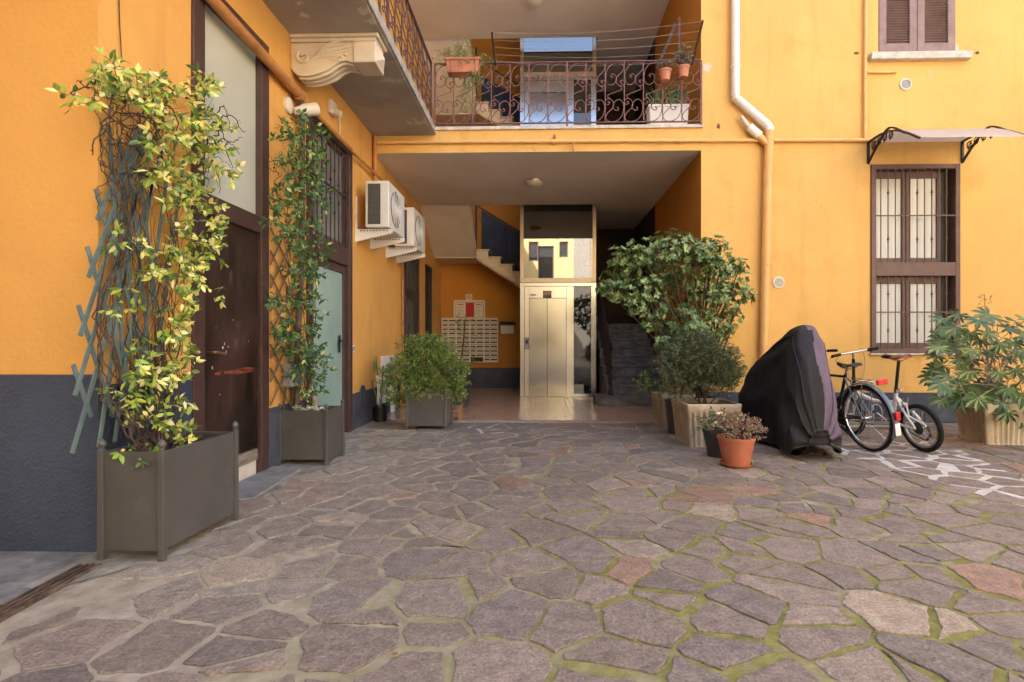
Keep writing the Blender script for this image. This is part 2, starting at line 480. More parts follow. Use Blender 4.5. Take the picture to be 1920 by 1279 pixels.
# mortar bed under the crazy paving: mossy in the middle, cement-washed near the left wing
m, nt, b = nodes('mossy_mortar')
N, L = nt.nodes, nt.links
tc = N.new('ShaderNodeTexCoord')
def _noise(scale, detail=5, rough=.6):
    n = N.new('ShaderNodeTexNoise'); n.inputs['Scale'].default_value = scale; n.inputs['Detail'].default_value = detail
    n.inputs['Roughness'].default_value = rough
    L.new(tc.outputs['Object'], n.inputs['Vector']); return n.outputs['Fac']
def _map(src, a, b_, c=0, d=1):
    r = N.new('ShaderNodeMapRange'); r.inputs[1].default_value = a; r.inputs[2].default_value = b_
    r.inputs[3].default_value = c; r.inputs[4].default_value = d
    L.new(src, r.inputs[0]); return r.outputs[0]
def _mix(f, a, b_):
    x = N.new('ShaderNodeMix'); x.data_type = 'RGBA'
    for i, v in ((6, a), (7, b_)):
        if isinstance(v, tuple): x.inputs[i].default_value = (*v, 1)
        else: L.new(v, x.inputs[i])
    L.new(f, x.inputs[0]); return x.outputs[2]
def _math(op, a, b_):
    x = N.new('ShaderNodeMath'); x.operation = op
    for i, v in ((0, a), (1, b_)):
        if isinstance(v, (int, float)): x.inputs[i].default_value = v
        else: L.new(v, x.inputs[i])
    x.use_clamp = True
    return x.outputs[0]
cem = _mix(_map(_noise(9), .35, .65), (.30,.26,.205), (.46,.40,.32))
moss = _mix(_map(_noise(14), .3, .7), (.135,.135,.04), (.29,.27,.095))
sx = N.new('ShaderNodeSeparateXYZ'); L.new(tc.outputs['Object'], sx.inputs[0])
left = _map(sx.outputs[0], -1.45, .15)                      # 0 near the wing, 1 in the yard
far = _map(sx.outputs[1], 3.2, 6.5, 1, .52)
amt = _math('MULTIPLY', _math('MULTIPLY', left, far), _map(_noise(2.2, 4), .28, .5))
amt = _math('MULTIPLY', amt, _map(_noise(7, 6, .7), .27, .45))
L.new(_mix(amt, cem, moss), b.inputs['Base Color'])
b.inputs['Roughness'].default_value = .95; b.inputs['Specular IOR Level'].default_value = .13
bp = N.new('ShaderNodeBump'); bp.inputs['Strength'].default_value = .8; bp.inputs['Distance'].default_value = .015
L.new(_noise(60, 5, .7), bp.inputs['Height']); L.new(bp.outputs[0], b.inputs['Normal'])
M['mortar'] = m
mb = MB()
mb.quad((-12,-1,-.006), (14,-1,-.006), (14,YF,-.006), (-12,YF,-.006))
tag(mb.build('mortar_bed', M['mortar']), kind='structure')

mb = MB(); mb.quad((-12,-13,-.012), (14,-13,-.012), (14,-1.01,-.012), (-12,-1.01,-.012)); tag(mb.build('courtyard_pavement', pm('pale_paving', (.40,.36,.31), .85, var=.15, vscale=2, bump=.3)), kind='structure')
def clip(poly, n, d):
    out = []
    k = len(poly)
    for i in range(k):
        a = poly[i]; b2 = poly[(i+1) % k]
        da = a[0]*n[0]+a[1]*n[1]-d; db = b2[0]*n[0]+b2[1]*n[1]-d
        if da <= 0: out.append(a)
        if da*db < 0:
            t = da/(da-db); out.append((a[0]+(b2[0]-a[0])*t, a[1]+(b2[1]-a[1])*t))
    return out

WREG = [atZ(*p) for p in [(1585,832),(1700,820),(1790,838),(1840,862),(1935,905),(1935,952),(1880,940),(1760,902),(1640,868),(1560,846)]]
def inside(x, y):
    c = False; n = len(WREG)
    for i in range(n):
        a, b2 = WREG[i], WREG[i-1]
        if (a.y > y) != (b2.y > y) and x < (b2.x-a.x)*(y-a.y)/(b2.y-a.y)+a.x: c = not c
    return c
def crazy_paving():
    rs = random.Random(21)
    sites = []
    cell = .245
    X0, X1, Y0, Y1 = -6, 9.5, -.6, 7.45
    ny = int((Y1-Y0)/cell)
    def warp(x, y):      # laid in drifts, so stones lean and stretch in different directions
        return (x, y)
    nx = int((X1-X0)/cell)
    for i in range(nx):
        for j in range(ny):
            if rs.random() < .17: continue
            x = X0 + (i+.5)*cell + rs.uniform(-.47,.47)*cell
            y = Y0 + (j+.5)*cell + rs.uniform(-.47,.47)*cell
            w_ = rs.uniform(0, .026)
            sites.append((x, y, w_))
    from collections import defaultdict
    grid = defaultdict(list)
    for k, s in enumerate(sites):
        grid[(int(s[0]//.4), int(s[1]//.4))].append(k)
    mb = MB()
    # slightly stretched metric gives long slivers as well as squat stones
    for k, (x, y, w_) in enumerate(sites):
        ang = mnoise.noise(Vector((x*.22, y*.22, 3)))*2.2 + .5
        ca, sa = math.cos(ang), math.sin(ang)
        st = 1.0 + .55*abs(mnoise.noise(Vector((x*.5, y*.5, 9))))*2
        def T(px, py):
            dx, dy = px-x, py-y
            u, v_ = dx*ca+dy*sa, -dx*sa+dy*ca
            return dx, dy
        yt_ = min(y+1.0, YF-.155)
        if y > yt_-.03: continue
        poly = [(x-1.0,y-1.0),(x+1.0,y-1.0),(x+1.0,yt_),(x-1.0,yt_)]
        gi, gj = int(x//.4), int(y//.4)
        near = []
        for a in range(gi-3, gi+4):
            for b2 in range(gj-3, gj+4):
                near += grid.get((a, b2), [])
        near = sorted(near, key=lambda q: (sites[q][0]-x)**2+(sites[q][1]-y)**2)[1:22]
        for q in near:
            qx, qy, qw = sites[q]
            dx, dy = qx-x, qy-y
            D = math.hypot(dx, dy)
            if D < 1e-4: continue
            # power-diagram bisector; each pair shares one joint width
            t = .5 + (w_-qw)/(2*D*D)
            h = random.Random((min(k,q)*7919 + max(k,q)*104729) & 0xffffff).random()
            gap = .0035 + .020*h**2.6 + (.011 if inside((x+qx)/2, (y+qy)/2) else 0)
            n = (dx/D, dy/D)
            d = n[0]*(x+dx*t) + n[1]*(y+dy*t) - gap
            poly = clip(poly, n, d)
            if len(poly) < 3: break
        if len(poly) < 3: continue
        ar = .5*abs(sum(poly[i-1][0]*poly[i][1]-poly[i][0]*poly[i-1][1] for i in range(len(poly))))
        pe = sum(math.hypot(poly[i-1][0]-poly[i][0], poly[i-1][1]-poly[i][1]) for i in range(len(poly)))
        if ar < .006 or ar/pe < .028: continue
        cx = sum(p[0] for p in poly)/len(poly); cy = sum(p[1] for p in poly)/len(poly)
        if max(math.hypot(p[0]-cx, p[1]-cy) for p in poly) < .05: continue
        if cx < XW+.12 and cy > 2.6: continue
        # keep the concrete apron by the wing free
        apron = -1.98 - .12*math.sin(cy*2.1)
        if 2.2 < cy and cx < apron - .02*rs.random(): continue
        if cx < -2.1 and 1.85+ .28*(cx+2.1)*-1 < cy: 
            continue
        pts = []
        m_ = len(poly)
        sr = random.Random(k*31+5)
        for i in range(m_):
            a = poly[i]; b2 = poly[(i+1) % m_]
            Ls = math.hypot(b2[0]-a[0], b2[1]-a[1])
            if Ls < .004: continue
            c0 = min(.2, .009/Ls); 
            ns = max(2, int(Ls/.03))
            nx_, ny_ = (b2[1]-a[1])/Ls, -(b2[0]-a[0])/Ls
            bow = sr.uniform(-.05, .012)*min(Ls, .4)
            for s in range(ns+1):
                t = c0 + (1-2*c0)*s/ns
                px = a[0]+(b2[0]-a[0])*t; py = a[1]+(b2[1]-a[1])*t
                o = .012*mnoise.noise(Vector((px*9, py*9, k*.37))) + .010*mnoise.noise(Vector((px*33, py*33, k))) + bow*math.sin(PI*t)
                o -= .004
                pts.append((px+nx_*o, py+ny_*o))
        z = rs.uniform(-.0015, .002)
        tx, ty = rs.uniform(-.006,.006), rs.uniform(-.006,.006)
        r = rs.random()
        if r < .50: col = (.222,.176,.148)
        elif r < .74: col = (.252,.200,.165)
        elif r < .92: col = (.192,.157,.139)
        elif r < .965: col = (.265,.17,.125)
        else: col = (.31,.245,.185)
        kk = rs.uniform(.86,1.10)
        if cx < -.7 and cy > 2.2:  # cement film, plus the warm sunlit strip painted into the stones
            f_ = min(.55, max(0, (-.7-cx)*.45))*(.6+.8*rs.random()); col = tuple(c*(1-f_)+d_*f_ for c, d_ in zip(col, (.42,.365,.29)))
        col = tuple(c*kk for c in col)
        n_ = len(pts)
        if n_ < 5: continue
        def ring(sc, dz):
            out = []
            for (px, py) in pts:
                dd = math.hypot(px-cx, py-cy) + 1e-6
                q_ = max(0, dd - sc)/dd
                X, Y = cx+(px-cx)*q_, cy+(py-cy)*q_
                out.append((X, Y, z + dz + tx*(X-cx) + ty*(Y-cy)))
            return out
        top = ring(.005, .001); mid = ring(.0012, -.002); bot = ring(0, -.022)
        fs = [tuple(range(n_))]
        for i in range(n_):
            j = (i+1) % n_
            fs.append((n_+i, n_+j, j, i)); fs.append((2*n_+i, 2*n_+j, n_+j, n_+i))
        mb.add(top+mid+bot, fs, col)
    return mb
M['porphyry'] = attrmat('porphyry_stone', .66, .85, 24, .4, var=.42, vscale=11, fine=.5)
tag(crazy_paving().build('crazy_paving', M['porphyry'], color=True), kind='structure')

# concrete apron along the left wing, and the stone strip at the doors
ap = MB()
pts = []
yy = 2.42
edge = []
while yy < 7.6:
    edge.append((-2.0 - .10*math.sin(yy*2.1) + .12*mnoise.noise(Vector((yy*4, 0, 0))) + .05*mnoise.noise(Vector((yy*17, 3, 0))) - max(0, 2.75-yy)*1.1, yy, -.004)); yy += .06
vs = []; fs = []
for i, e in enumerate(edge):
    vs += [(XW+.002, e[1], .001), (e[0], e[1], .001)]
    if i: fs.append((2*i-2, 2*i-1, 2*i+1, 2*i))
ap.add(vs, fs)
M['apron'] = pm('cement_screed', (.36,.325,.275), .85, var=.28, vscale=5, bump=1, bscale=24, spots=(.17,.15,.135), spot_scale=4.2, spot_lo=.52, spot_hi=.66)
M['apron_grey'] = pm('grey_cement_screed', (.24,.24,.24), .85, var=.28, vscale=6, bump=1, bscale=30, spots=(.33,.32,.30), spot_scale=5, spot_lo=.58, spot_hi=.72)
tag(ap.build('cement_apron', M['apron']), kind='structure')
e0 = atZ(0, 1165); e1 = atZ(190, 1060)
ap = MB()
ap.add([(-9, YP-.01, -.002), (-9, 1.0, -.002), (e0.x-1.5, 1.0, -.002), (e0.x, e0.y, -.002), (e1.x, e1.y, -.002), (e1.x+.02, YP-.01, -.002)], [(0,1,2,3,4,5)])
tag(ap.build('pavement', M['apron_grey']), kind='structure')
# recessed channel rail running out from the corner of the wing
dc = thing('drain_channel', 'narrow rusty metal drain channel slanting across the ground at the foot of the grey plinth', 'drain', (e1.x, e1.y, 0))
d = (e0-e1).normalized(); n = Vector((-d.y, d.x, 0))
if n.y < 0: n = -n
far_end = e0 + d*.8
mrust = pm('rusty_channel', (.20,.135,.10), .6, metal=.3, var=.4, vscale=14, bump=.3)
mb = MB(); mb.bar(e1 - n*.055 + Vector((0,0,-.004)), far_end - n*.055 + Vector((0,0,-.004)), .11, .012); mb.build('channel_bed', M['black'], dc)
for k in range(4):
    mb = MB(); o = -n*(.008+.031*k) + Vector((0,0,.004)); mb.bar(e1+o, far_end+o, .012 if k else .02, .014); mb.build('channel_bar', mrust, dc)

# white-jointed bay on the right: joints of white cement
M['whitejoint'] = pm('white_cement', (.56,.53,.49), .85, var=.12, vscale=8, bump=.5, bscale=40, spots=(.28,.26,.21), spot_scale=5, spot_lo=.55, spot_hi=.75)
def white_sheet(pix, name='white_cement_joints'):
    q = [atZ(*p) for p in pix]
    mb = MB(); mb.add([(p.x, p.y, -.003) for p in q], [tuple(range(len(q)))])
    tag(mb.build(name, M['whitejoint']), kind='structure')
white_sheet([(1585,832),(1700,820),(1790,838),(1840,862),(1935,905),(1935,952),(1880,940),(1760,902),(1640,868),(1560,846)])
white_sheet([(1150,800),(1235,798),(1240,806),(1170,808)])
white_sheet([(862,800),(940,800),(945,812),(870,812)])

# hall floor
m, nt, b = nodes('terracotta_floor_tiles')
N, L = nt.nodes, nt.links
tc = N.new('ShaderNodeTexCoord')
bt = N.new('ShaderNodeTexBrick'); bt.offset = .5; bt.inputs['Scale'].default_value = 1
bt.inputs['Brick Width'].default_value = .16; bt.inputs['Row Height'].default_value = .16; bt.inputs['Mortar Size'].default_value = .004
bt.inputs['Color1'].default_value = (.46,.285,.19,1); bt.inputs['Color2'].default_value = (.53,.34,.23,1); bt.inputs['Mortar'].default_value = (.30,.20,.14,1)
L.new(tc.outputs['Object'], bt.inputs['Vector']); L.new(bt.outputs['Color'], b.inputs['Base Color'])
b.inputs['Roughness'].default_value = .2; b.inputs['Specular IOR Level'].default_value = .6
bp = N.new('ShaderNodeBump'); bp.inputs['Strength'].default_value = .3; bp.inputs['Distance'].default_value = .003
L.new(bt.outputs['Fac'], bp.inputs['Height']); bp.invert = True; L.new(bp.outputs[0], b.inputs['Normal'])
mb = MB(); mb.quad((XW, YF, .004), (XR+.6, YF, .004), (XR+.6, YB, .004), (XW, YB, .004))
tag(mb.build('hall_floor', m), kind='structure')
mb = MB(); mb.box((XW+.35, YF-.14, -.03), (XR, YF-.002, .012)); tag(mb.build('threshold_strip', pm('pale_threshold_stone', (.34,.30,.26), .6, var=.15, vscale=8)), kind='structure')

# ------------------------------------------------------------------ the apartment building
B = thing('apartment_building', 'orange stuccoed courtyard apartment house with open gallery, deep entrance hall and left wing', 'building', (0, YF, 0))

def holes_wall(mb, us, zs, holes, P, dvec, col=None):
    """wall cells of a plane; P(u,z) -> point; reveals go along dvec"""
    U = sorted(set(us + [h[0] for h in holes] + [h[1] for h in holes]))
    Z = sorted(set(zs + [h[2] for h in holes] + [h[3] for h in holes]))
    for i in range(len(U)-1):
        for j in range(len(Z)-1):
            cu, cz = (U[i]+U[i+1])/2, (Z[j]+Z[j+1])/2
            if any(h[0] < cu < h[1] and h[2] < cz < h[3] for h in holes): continue
            mb.quad(P(U[i],Z[j]), P(U[i+1],Z[j]), P(U[i+1],Z[j+1]), P(U[i],Z[j+1]))
    d = Vector(dvec)
    for h in holes:
        c = [Vector(P(h[0],h[2])), Vector(P(h[1],h[2])), Vector(P(h[1],h[3])), Vector(P(h[0],h[3]))]
        for i in range(4):
            a, b2 = c[i], c[(i+1) % 4]
            mb.quad(a, b2, b2+d, a+d)

# door and window openings on the left wing (plane x = XW), measured along y
def yL(px): return atX(px, 600, XW).y
def zL(px, py): return atX(px, py, XW).z
D1 = [yL(358), yL(501), 0.0, zL(501, 88.6)]
D2 = [yL(574), yL(657), 0.0, zL(657, 279)]
W3 = [yL(757), yL(785), .35, 2.78]
G4 = [yL(797), yL(809), 0.0, 2.78]
mb = MB()
HTW = 13.5  # wing top raised out of view to keep its end wall in shade
XB_ = 13.0
holes_wall(mb, [YP, YB], [0, HTW], [D1, D2, W3, G4], lambda u, z: (XW, u, z), (-.10, 0, 0))
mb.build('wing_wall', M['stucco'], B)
mb = MB(); mb.quad((-9, YP, -.03), (-9, 14, -.03), (-9, 14, HTW), (-9, YP, HTW)); mb.quad((-9, 14, -.03), (XB_, 14, -.03), (XB_, 14, HT), (-9, 14, HT)); mb.build('rear_wall', M['stucco_rough'], B)
mb = MB(); mb.quad((-9, YP, -.03), (XW, YP, -.03), (XW, YP, 0), (-9, YP, 0)); mb.quad((-9, YP, 0), (XW, YP, 0), (XW, YP, HTW), (-9, YP, HTW)); mb.build('wing_end_wall', M['stucco_rough'], B)
# facade right of the hall, window openings
def F(px, py): return atY(px, py, YF)
a, b2 = F(1632, 662), F(1798, 308)
WIN = [a.x, b2.x, a.z, b2.z]
a, b2 = F(1647, 103), F(1791, -120)
SH = [a.x, b2.x, a.z, b2.z]
mb = MB()
XB = 13.0
holes_wall(mb, [XR, XB], [0, HT], [WIN, SH], lambda u, z: (u, YF, z), (0, .16, 0))
mb.quad((XW, YF, ZC), (XR, YF, ZC), (XR, YF, ZG-.045), (XW, YF, ZG-.045))       # beam under the gallery
mb.quad((XW, YF, ZC2), (XR, YF, ZC2), (XR, YF, ZC2+.4), (XW, YF, ZC2+.4)); mb.quad((XW, YF, HT-.3), (XR, YF, HT-.3), (XR, YF, HT), (XW, YF, HT))
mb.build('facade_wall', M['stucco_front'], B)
# hall side wall, back wall
mb = MB()
mb.quad((XR, YF, 0), (XR, 10.7, 0), (XR, 10.7, HT), (XR, YF, HT))
mb.build('hall_side_wall', M['hallshade'], B)
mdk = pm('stairwell_shade_brown', (.060,.036,.024), .8, var=.2, vscale=2)  # darkness of the stairwell put into the wall colour
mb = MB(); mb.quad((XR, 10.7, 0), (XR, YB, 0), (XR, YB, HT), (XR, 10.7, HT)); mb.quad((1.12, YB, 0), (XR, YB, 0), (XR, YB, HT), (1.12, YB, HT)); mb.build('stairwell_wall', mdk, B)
mb = MB(); mb.quad((XW, YB, 0), (1.12, YB, 0), (1.12, YB, HT), (XW, YB, HT)); mb.build('hall_back_wall', M['hallshade'], B)
# ceilings / gallery slabs; boxes over the right flight are added to darken the stairwell
YS = 10.65
mb = MB(); mb.box((XW+.003, YF+.004, ZC), (XR-.003, YS, ZC+.03)); mb.box((1.16, YS+.002, ZC), (XR-.003, YB-.004, ZC+.03))
mb.build('ceiling', M['ceiling'], B)
mb = MB(); mb.box((XW+.003, YF+.004, ZC2), (XR-.003, YS, ZC2+.03)); mb.box((1.16, YS+.002, ZC2), (XR-.003, YB-.004, ZC2+.03)); mb.build('ceiling', M['ceiling'], B)
mb = MB(); mb.box((XW+.003, YF+.004, ZC+.034), (XR-.003, YS, ZG)); mb.box((1.16, YS+.002, ZC+.034), (XR-.003, YB-.004, ZG)); mb.build('gallery_floor', M['ceiling'], B)
mb = MB(); mb.box((XW+.003, YF-.035, ZG-.043), (XR+.02, YF+.25, ZG+.006)); mb.build('gallery_edge', M['marble'], B, bevel=.006)
mb = MB(); mb.box((-9, YP+.004, HTW), (XW-.002, 14, HTW+.3)); mb.box((XW, YF-.3, HT), (XB, 14, HT+.3))
mb.build('roof', M['slab_edge'], B)
# side of building far right and rear
mb = MB(); mb.quad((XB, YF, 0), (XB, 14, 0), (XB, 14, HT), (XB, YF, HT)); mb.build('end_wall', M['stucco'], B)
# plinths
mb = MB(); zt = atY(100, 702, YP).z
mb.box((-9, YP-.012, -.02), (XW+.012, YP-.001, zt)); mb.box((XW+.001, YP-.001, 0), (XW+.012, D1[0]-.005, zt-.06)); mb.build('plinth', M['dado'], B, bevel=.006)
mb = MB()
for (p, q) in ((D1[1]+.006, D2[0]-.006), (D2[1]+.006, YF+.5)):
    mb = MB(); mb.box((XW+.001, p, 0), (XW+.014, q, .47 if p > 5.5 else .55)); mb.build('plinth', M['dado_flat'], B, bevel=.004)
mb = MB(); mb.box((XR, YF-.014, 0), (XB, YF-.001, F(1700, 736).z)); mb.build('plinth', M['dado_flat'], B, bevel=.004)
mb = MB(); mb.box((XW+.002, YB-.014, .004), (-.3, YB-.001, .5)); mb.build('plinth', M['dado_flat'], B)
mb = MB(); mb.box((XW+.001, YF+.5, .004), (XW+.014, W3[0]-.3, .47)); mb.build('plinth', M['dado_flat'], B)

# balcony of the left wing
YBAL = 2.95
XBAL = -1.53
balc = MB(); balc.box((XW+.002, YBAL, 4.12), (XBAL, YF-.002, 4.24)); 
balc.box((-9, .75, 4.12), (XBAL, YBAL-.002, 4.24))  # unseen slab added round the corner to cut skylight on the wing end
bo = balc.build('balcony', M['concrete'], B)
mb = MB(); mb.box((XBAL+.001, YBAL, 4.13), (XBAL+.03, YF-.004, 4.235)); mb.build('balcony_edge', M['slab_edge'], bo)
# carved corbel
cy0, cy1 = atX(540, 60, XW).y, 0
cy0 = 5.12; cy1 = cy0 + .24
cb = MB()
x0 = XW + .003
prof = [(x0, 4.045), (x0+.80, 4.045), (x0+.80, 3.85), (x0+.60, 3.85)]
for i in range(15):
    t = i/14
    x = x0 + .60 - .50*t
    z = 3.85 + .03*math.sin(min(1,t*2.2)*PI) - .125*(.5-.5*math.cos(PI*min(1, t*1.1)))
    prof.append((x, z))
prof += [(x0+.06, 3.735), (x0+.03, 3.76), (x0, 3.80)]
cb.prism([(x, cy0, z) for x, z in prof], (0, cy1-cy0, 0))
co = cb.build('corbel', M['plaster'], B, bevel=.006)
mb = MB(); mb.box((x0, cy0-.035, 4.085), (x0+.86, cy1+.035, 4.118)); mb.box((x0, cy0-.018, 4.047), (x0+.83, cy1+.018, 4.083)); mb.build('cornice', M['plaster'], co, bevel=.008)
mb = MB()
sp = []
for i in range(40):
    t = i/39*4.3*PI/2; r = .070*(1 - i/39*.80)
    sp.append((x0+.125 + r*math.cos(t+2.2), cy0-.008, 3.905 + r*math.sin(t+2.2)))
mb.tube(sp, [.015]*40, 8)
for k in range(6):     # acanthus fronds
    aa = .25 + k*.12; L0 = .20 + .05*(k % 3)
    p0 = Vector((x0+.20+.012*k, cy0-.003-.0012*k, 3.885+.005*k))
    mb.tube(spline([p0, p0+Vector((L0*.5*math.cos(aa), 0, L0*.45*math.sin(aa))), p0+Vector((L0*1.5*math.cos(aa*.8), 0, L0*.8*math.sin(aa)))], 5), [.007]+[.015]*8+[.006,.004], 8)
for k in range(9):
    mb.ball((x0+.27+.033*k, cy0-.004, 3.90+.03*math.sin(k*.9)), .017, 8, 6, (1.3,.5,.8))
mb.ball((x0+.34, cy0-.004, 3.98), .026, 8, 6, (1.4,.5,1)); mb.ball((x0+.41, cy0-.004, 3.985), .022, 8, 6, (1,.5,1.3))
mb.build('carving', M['plaster'], co, smooth=True)
mb = MB()
for k in range(3):
    q = []
    for (x, z) in prof[3:-2]:
        q.append((x, cy0+.05+.07*k, z-.006))
    mb.tube(q, .014, 6)
mb.build('moulding', M['plaster'], co, smooth=True)
mb = MB(); mb.box((x0+.615, cy0-.022, 3.84), (x0+.835, cy1+.022, 4.043)); mb.build('end_block', M['plaster'], co, bevel=.012)
mb = MB(); s = x0+.835
mb.add([(s, cy0, 3.86), (s, cy1, 3.86), (s, cy1, 4.02), (s, cy0, 4.02), (s+.05, (cy0+cy1)/2, 3.94)], [(0,1,4),(1,2,4),(2,3,4),(3,0,4)]); mb.build('pyramid_boss', M['plaster'], co)

# ---- left wing: door with frosted transom
X = XW
def rect_frame(mb, y0, y1, z0, z1, w_, xo, xi, bottom=True, top=True):
    mb.box((xi, y0, z0), (xo, y0+w_, z1)); mb.box((xi, y1-w_, z0), (xo, y1, z1))
    if top: mb.box((xi, y0+w_, z1-w_), (xo-.002, y1-w_, z1))
    if bottom: mb.box((xi, y0+w_, z0), (xo-.002, y1-w_, z0+w_))
door = MB(); y0, y1, z0, z1 = D1
lz = zL(487, 438); gz = zL(486, 406)
rect_frame(door, y0, y1, 0, z1, .13, X+.02, X-.09, bottom=False)
door.box((X-.09, y0+.13, lz), (X+.014, y1-.13, gz))
do = door.build('door', M['brown'], B, bevel=.006)
mb = MB(); mb.box((X-.05, y0+.13, gz), (X-.035, y1-.13, z1-.13)); mb.build('transom_pane', M['frost'], do)
bz = zL(488, 838)
mb = MB(); mb.box((X-.05, y0+.15, bz), (X-.02, y1-.15, lz-.015)); mb.build('door_leaf', M['brownold'], do, bevel=.004)
mb = MB(); rect_frame(mb, y0+.13, y1-.13, bz, lz-.002, .018, X-.012, X-.06, bottom=False); mb.build('door_stop', M['brownold'], do)
mb = MB(); mb.box((X-.06, y0+.13, bz-.105), (X-.012, y1-.13, bz-.008)); mb.build('kick_board', M['weatherwood'], do, bevel=.005)
mb = MB(); mb.box((X-.09, y0+.13, 0), (X-.03, y1-.13, bz-.108)); mb.build('base_panel', M['whitewash'], do)
h = atX(400, 661, X+.03)
rs_ = random.Random(4)
def fleck(px, py, w_, h_, mt, nm):
    if nm != 'rust_smear': w_ *= .55; h_ *= .55
    p = atX(px, py, X-.0185); mb = MB(); n_ = 9
    q = [(X-.0195, p.y + w_*.5*rs_.uniform(.6,1.2)*math.cos(2*PI*k/n_), p.z + h_*.5*rs_.uniform(.6,1.2)*math.sin(2*PI*k/n_)) for k in range(n_)]
    mb.prism(q, (.0012, 0, 0)); mb.build(nm, mt, do)
rust = pm('rust_smear', (.20,.048,.025), .7, var=.3, vscale=20)
fleck(446, 697, .52, .035, rust, 'rust_smear'); fleck(462, 692, .3, .03, rust, 'rust_smear'); fleck(410, 700, .12, .03, rust, 'rust_smear')
for (px, py, w_, h_) in ((418,652,.03,.05),(424,660,.02,.04),(428,650,.015,.03),(421,645,.012,.04),(452,697,.02,.02),(437,600,.02,.015),(402,560,.012,.03),(398,690,.012,.05),(466,640,.012,.02),(412,740,.015,.02),(405,615,.015,.012)):
    fleck(px, py, w_, h_, M['paper'], 'paint_chip')
mb = MB(); mb.box((X-.021, h.y-.03, h.z-.11), (X-.012, h.y+.025, h.z+.09)); mb.build('lock_plate', M['brownold'], do)
mb = MB(); mb.tube(spline([(X-.02, h.y, h.z), (X+.035, h.y, h.z), (X+.045, h.y+.03, h.z), (X+.045, h.y+.13, h.z-.012)], 5), .010, 8); mb.build('handle', M['brass'], do, smooth=True)
mb = MB(); mb.prism([(X+.002, y0+.02, .0), (X+.36, y0+.16, .0), (X+.30, y1+.02, .0), (X+.002, y1+.10, .0)], (0,0,.022)); mb.build('door_step', M['stoneslab'], do, bevel=.008)
# barred transom + glazed door
y0, y1, z0, z1 = D2
tz = zL(640, 462); hz = zL(640, 496)
door = MB(); rect_frame(door, y0, y1, 0, z1, .11, X+.03, X-.09, bottom=False)
door.box((X-.09, y0+.11, hz), (X+.02, y1-.11, tz))
do = door.build('door', M['brown'], B, bevel=.006); tag(do, 'brown framed glazed door under a barred transom')
mb = MB(); rect_frame(mb, y0+.11, y1-.11, tz, z1-.11, .05, X-.02, X-.06); mb.build('transom_frame', M['brown'], do)
mb = MB(); mb.box((X-.07, y0+.16, tz+.05), (X-.055, y1-.16, z1-.16)); mb.build('transom_pane', M['greyglass'], do)
nb = 9
for k in range(nb):
    yy = y0+.15 + (y1-y0-.30)*k/(nb-1)
    mb = MB(); mb.tube([(X+.0, yy, tz), (X+.0, yy, z1-.11)], .008, 6)
    for q in ((.30,.72) if k % 2 else (.42,.6)):
        mb.ball((X, yy, tz+(z1-.11-tz)*q), .017, 8, 6, (1,1,1.6))
    mb.build('transom_bar', M['bariron'], do, smooth=True)
mb = MB(); mb.box((X-.012, y0+.11, (tz+z1)/2-.02), (X+.008, y1-.11, (tz+z1)/2-.004)); mb.build('cross_bar', M['bariron'], do)
mb = MB(); rect_frame(mb, y0+.115, y1-.115, .02, hz-.005, .095, X-.01, X-.06); lf = mb.build('door_leaf', M['brown'], do, bevel=.005)
mb = MB(); mb.box((X-.045, y0+.21, .115), (X-.03, y1-.21, hz-.10)); mb.build('door_pane', M['teal'], do)
mb = MB(); mb.box((X-.029, y0+.30, .3), (X-.026, y0+.302, 1.9)); 
h = atX(638, 644, X)
mb = MB(); mb.box((X-.012, h.y-.02, h.z-.11), (X-.002, h.y+.02, h.z+.10)); mb.tube(spline([(X, h.y, h.z+.03), (X+.05, h.y, h.z+.03), (X+.05, h.y-.12, h.z+.03)], 4), .010, 8); mb.build('handle', M['black'], do, smooth=True)
# barred window further in
y0, y1, z0, z1 = W3
mb = MB(); rect_frame(mb, y0, y1, z0, z1, .08, X+.02, X-.08); mb.box((X-.08, y0+.08, 1.95), (X+.01, y1-.08, 2.12)); wo = mb.build('window', M['brown'], B, bevel=.004)
mb = MB(); mb.box((X-.06, y0+.08, z0+.08), (X-.05, y1-.08, z1-.08)); mb.build('pane', M['greyglass'], wo)
for k in range(8):
    yy = y0+.12 + (y1-y0-.24)*k/7
    mb = MB(); mb.tube([(X+.01, yy, z0+.08), (X+.01, yy, z1-.08)], .008, 6); mb.build('grille_bar', M['bariron'], wo)
mb = MB(); mb.box((X-.004, y0+.08, 1.2), (X+.002, y1-.08, 1.22)); mb.build('cross_bar', M['bariron'], wo)
y0, y1, z0, z1 = G4
mb = MB(); rect_frame(mb, y0, y1, 0, z1, .06, X+.012, X-.07, bottom=False); go = mb.build('iron_door', M['black'], B)
mb = MB(); mb.box((X-.06, y0+.06, 0.01), (X-.05, y1-.06, z1-.06)); mb.build('door_leaf', M['black'], go)
mb = MB()
for k in range(9):
    zz = .25 + k*.28
    for s_ in (-1, 1):
        q = [(X-.02, (y0+y1)/2 + s_*(.05+.14*abs(math.sin(t*PI/8))), zz + .26*t/8) for t in range(9)]
        mb.tube(q, .009, 6)
mb.build('scroll_grille', M['raildark'], go, smooth=True)
# round hatch in the plinth
hp = atX(680, 744, XW+.014)
mb = MB(); Mx = Matrix.Rotation(PI/2, 3, 'Y')
mb.lathe([(.0001,.012),(.12,.012),(.125,.0)], (XW+.014, hp.y, hp.z), 20, Mx @ Matrix.Diagonal(Vector((1.3,1,1)))); mb.build('hatch_cover', M['dado_flat'], B)

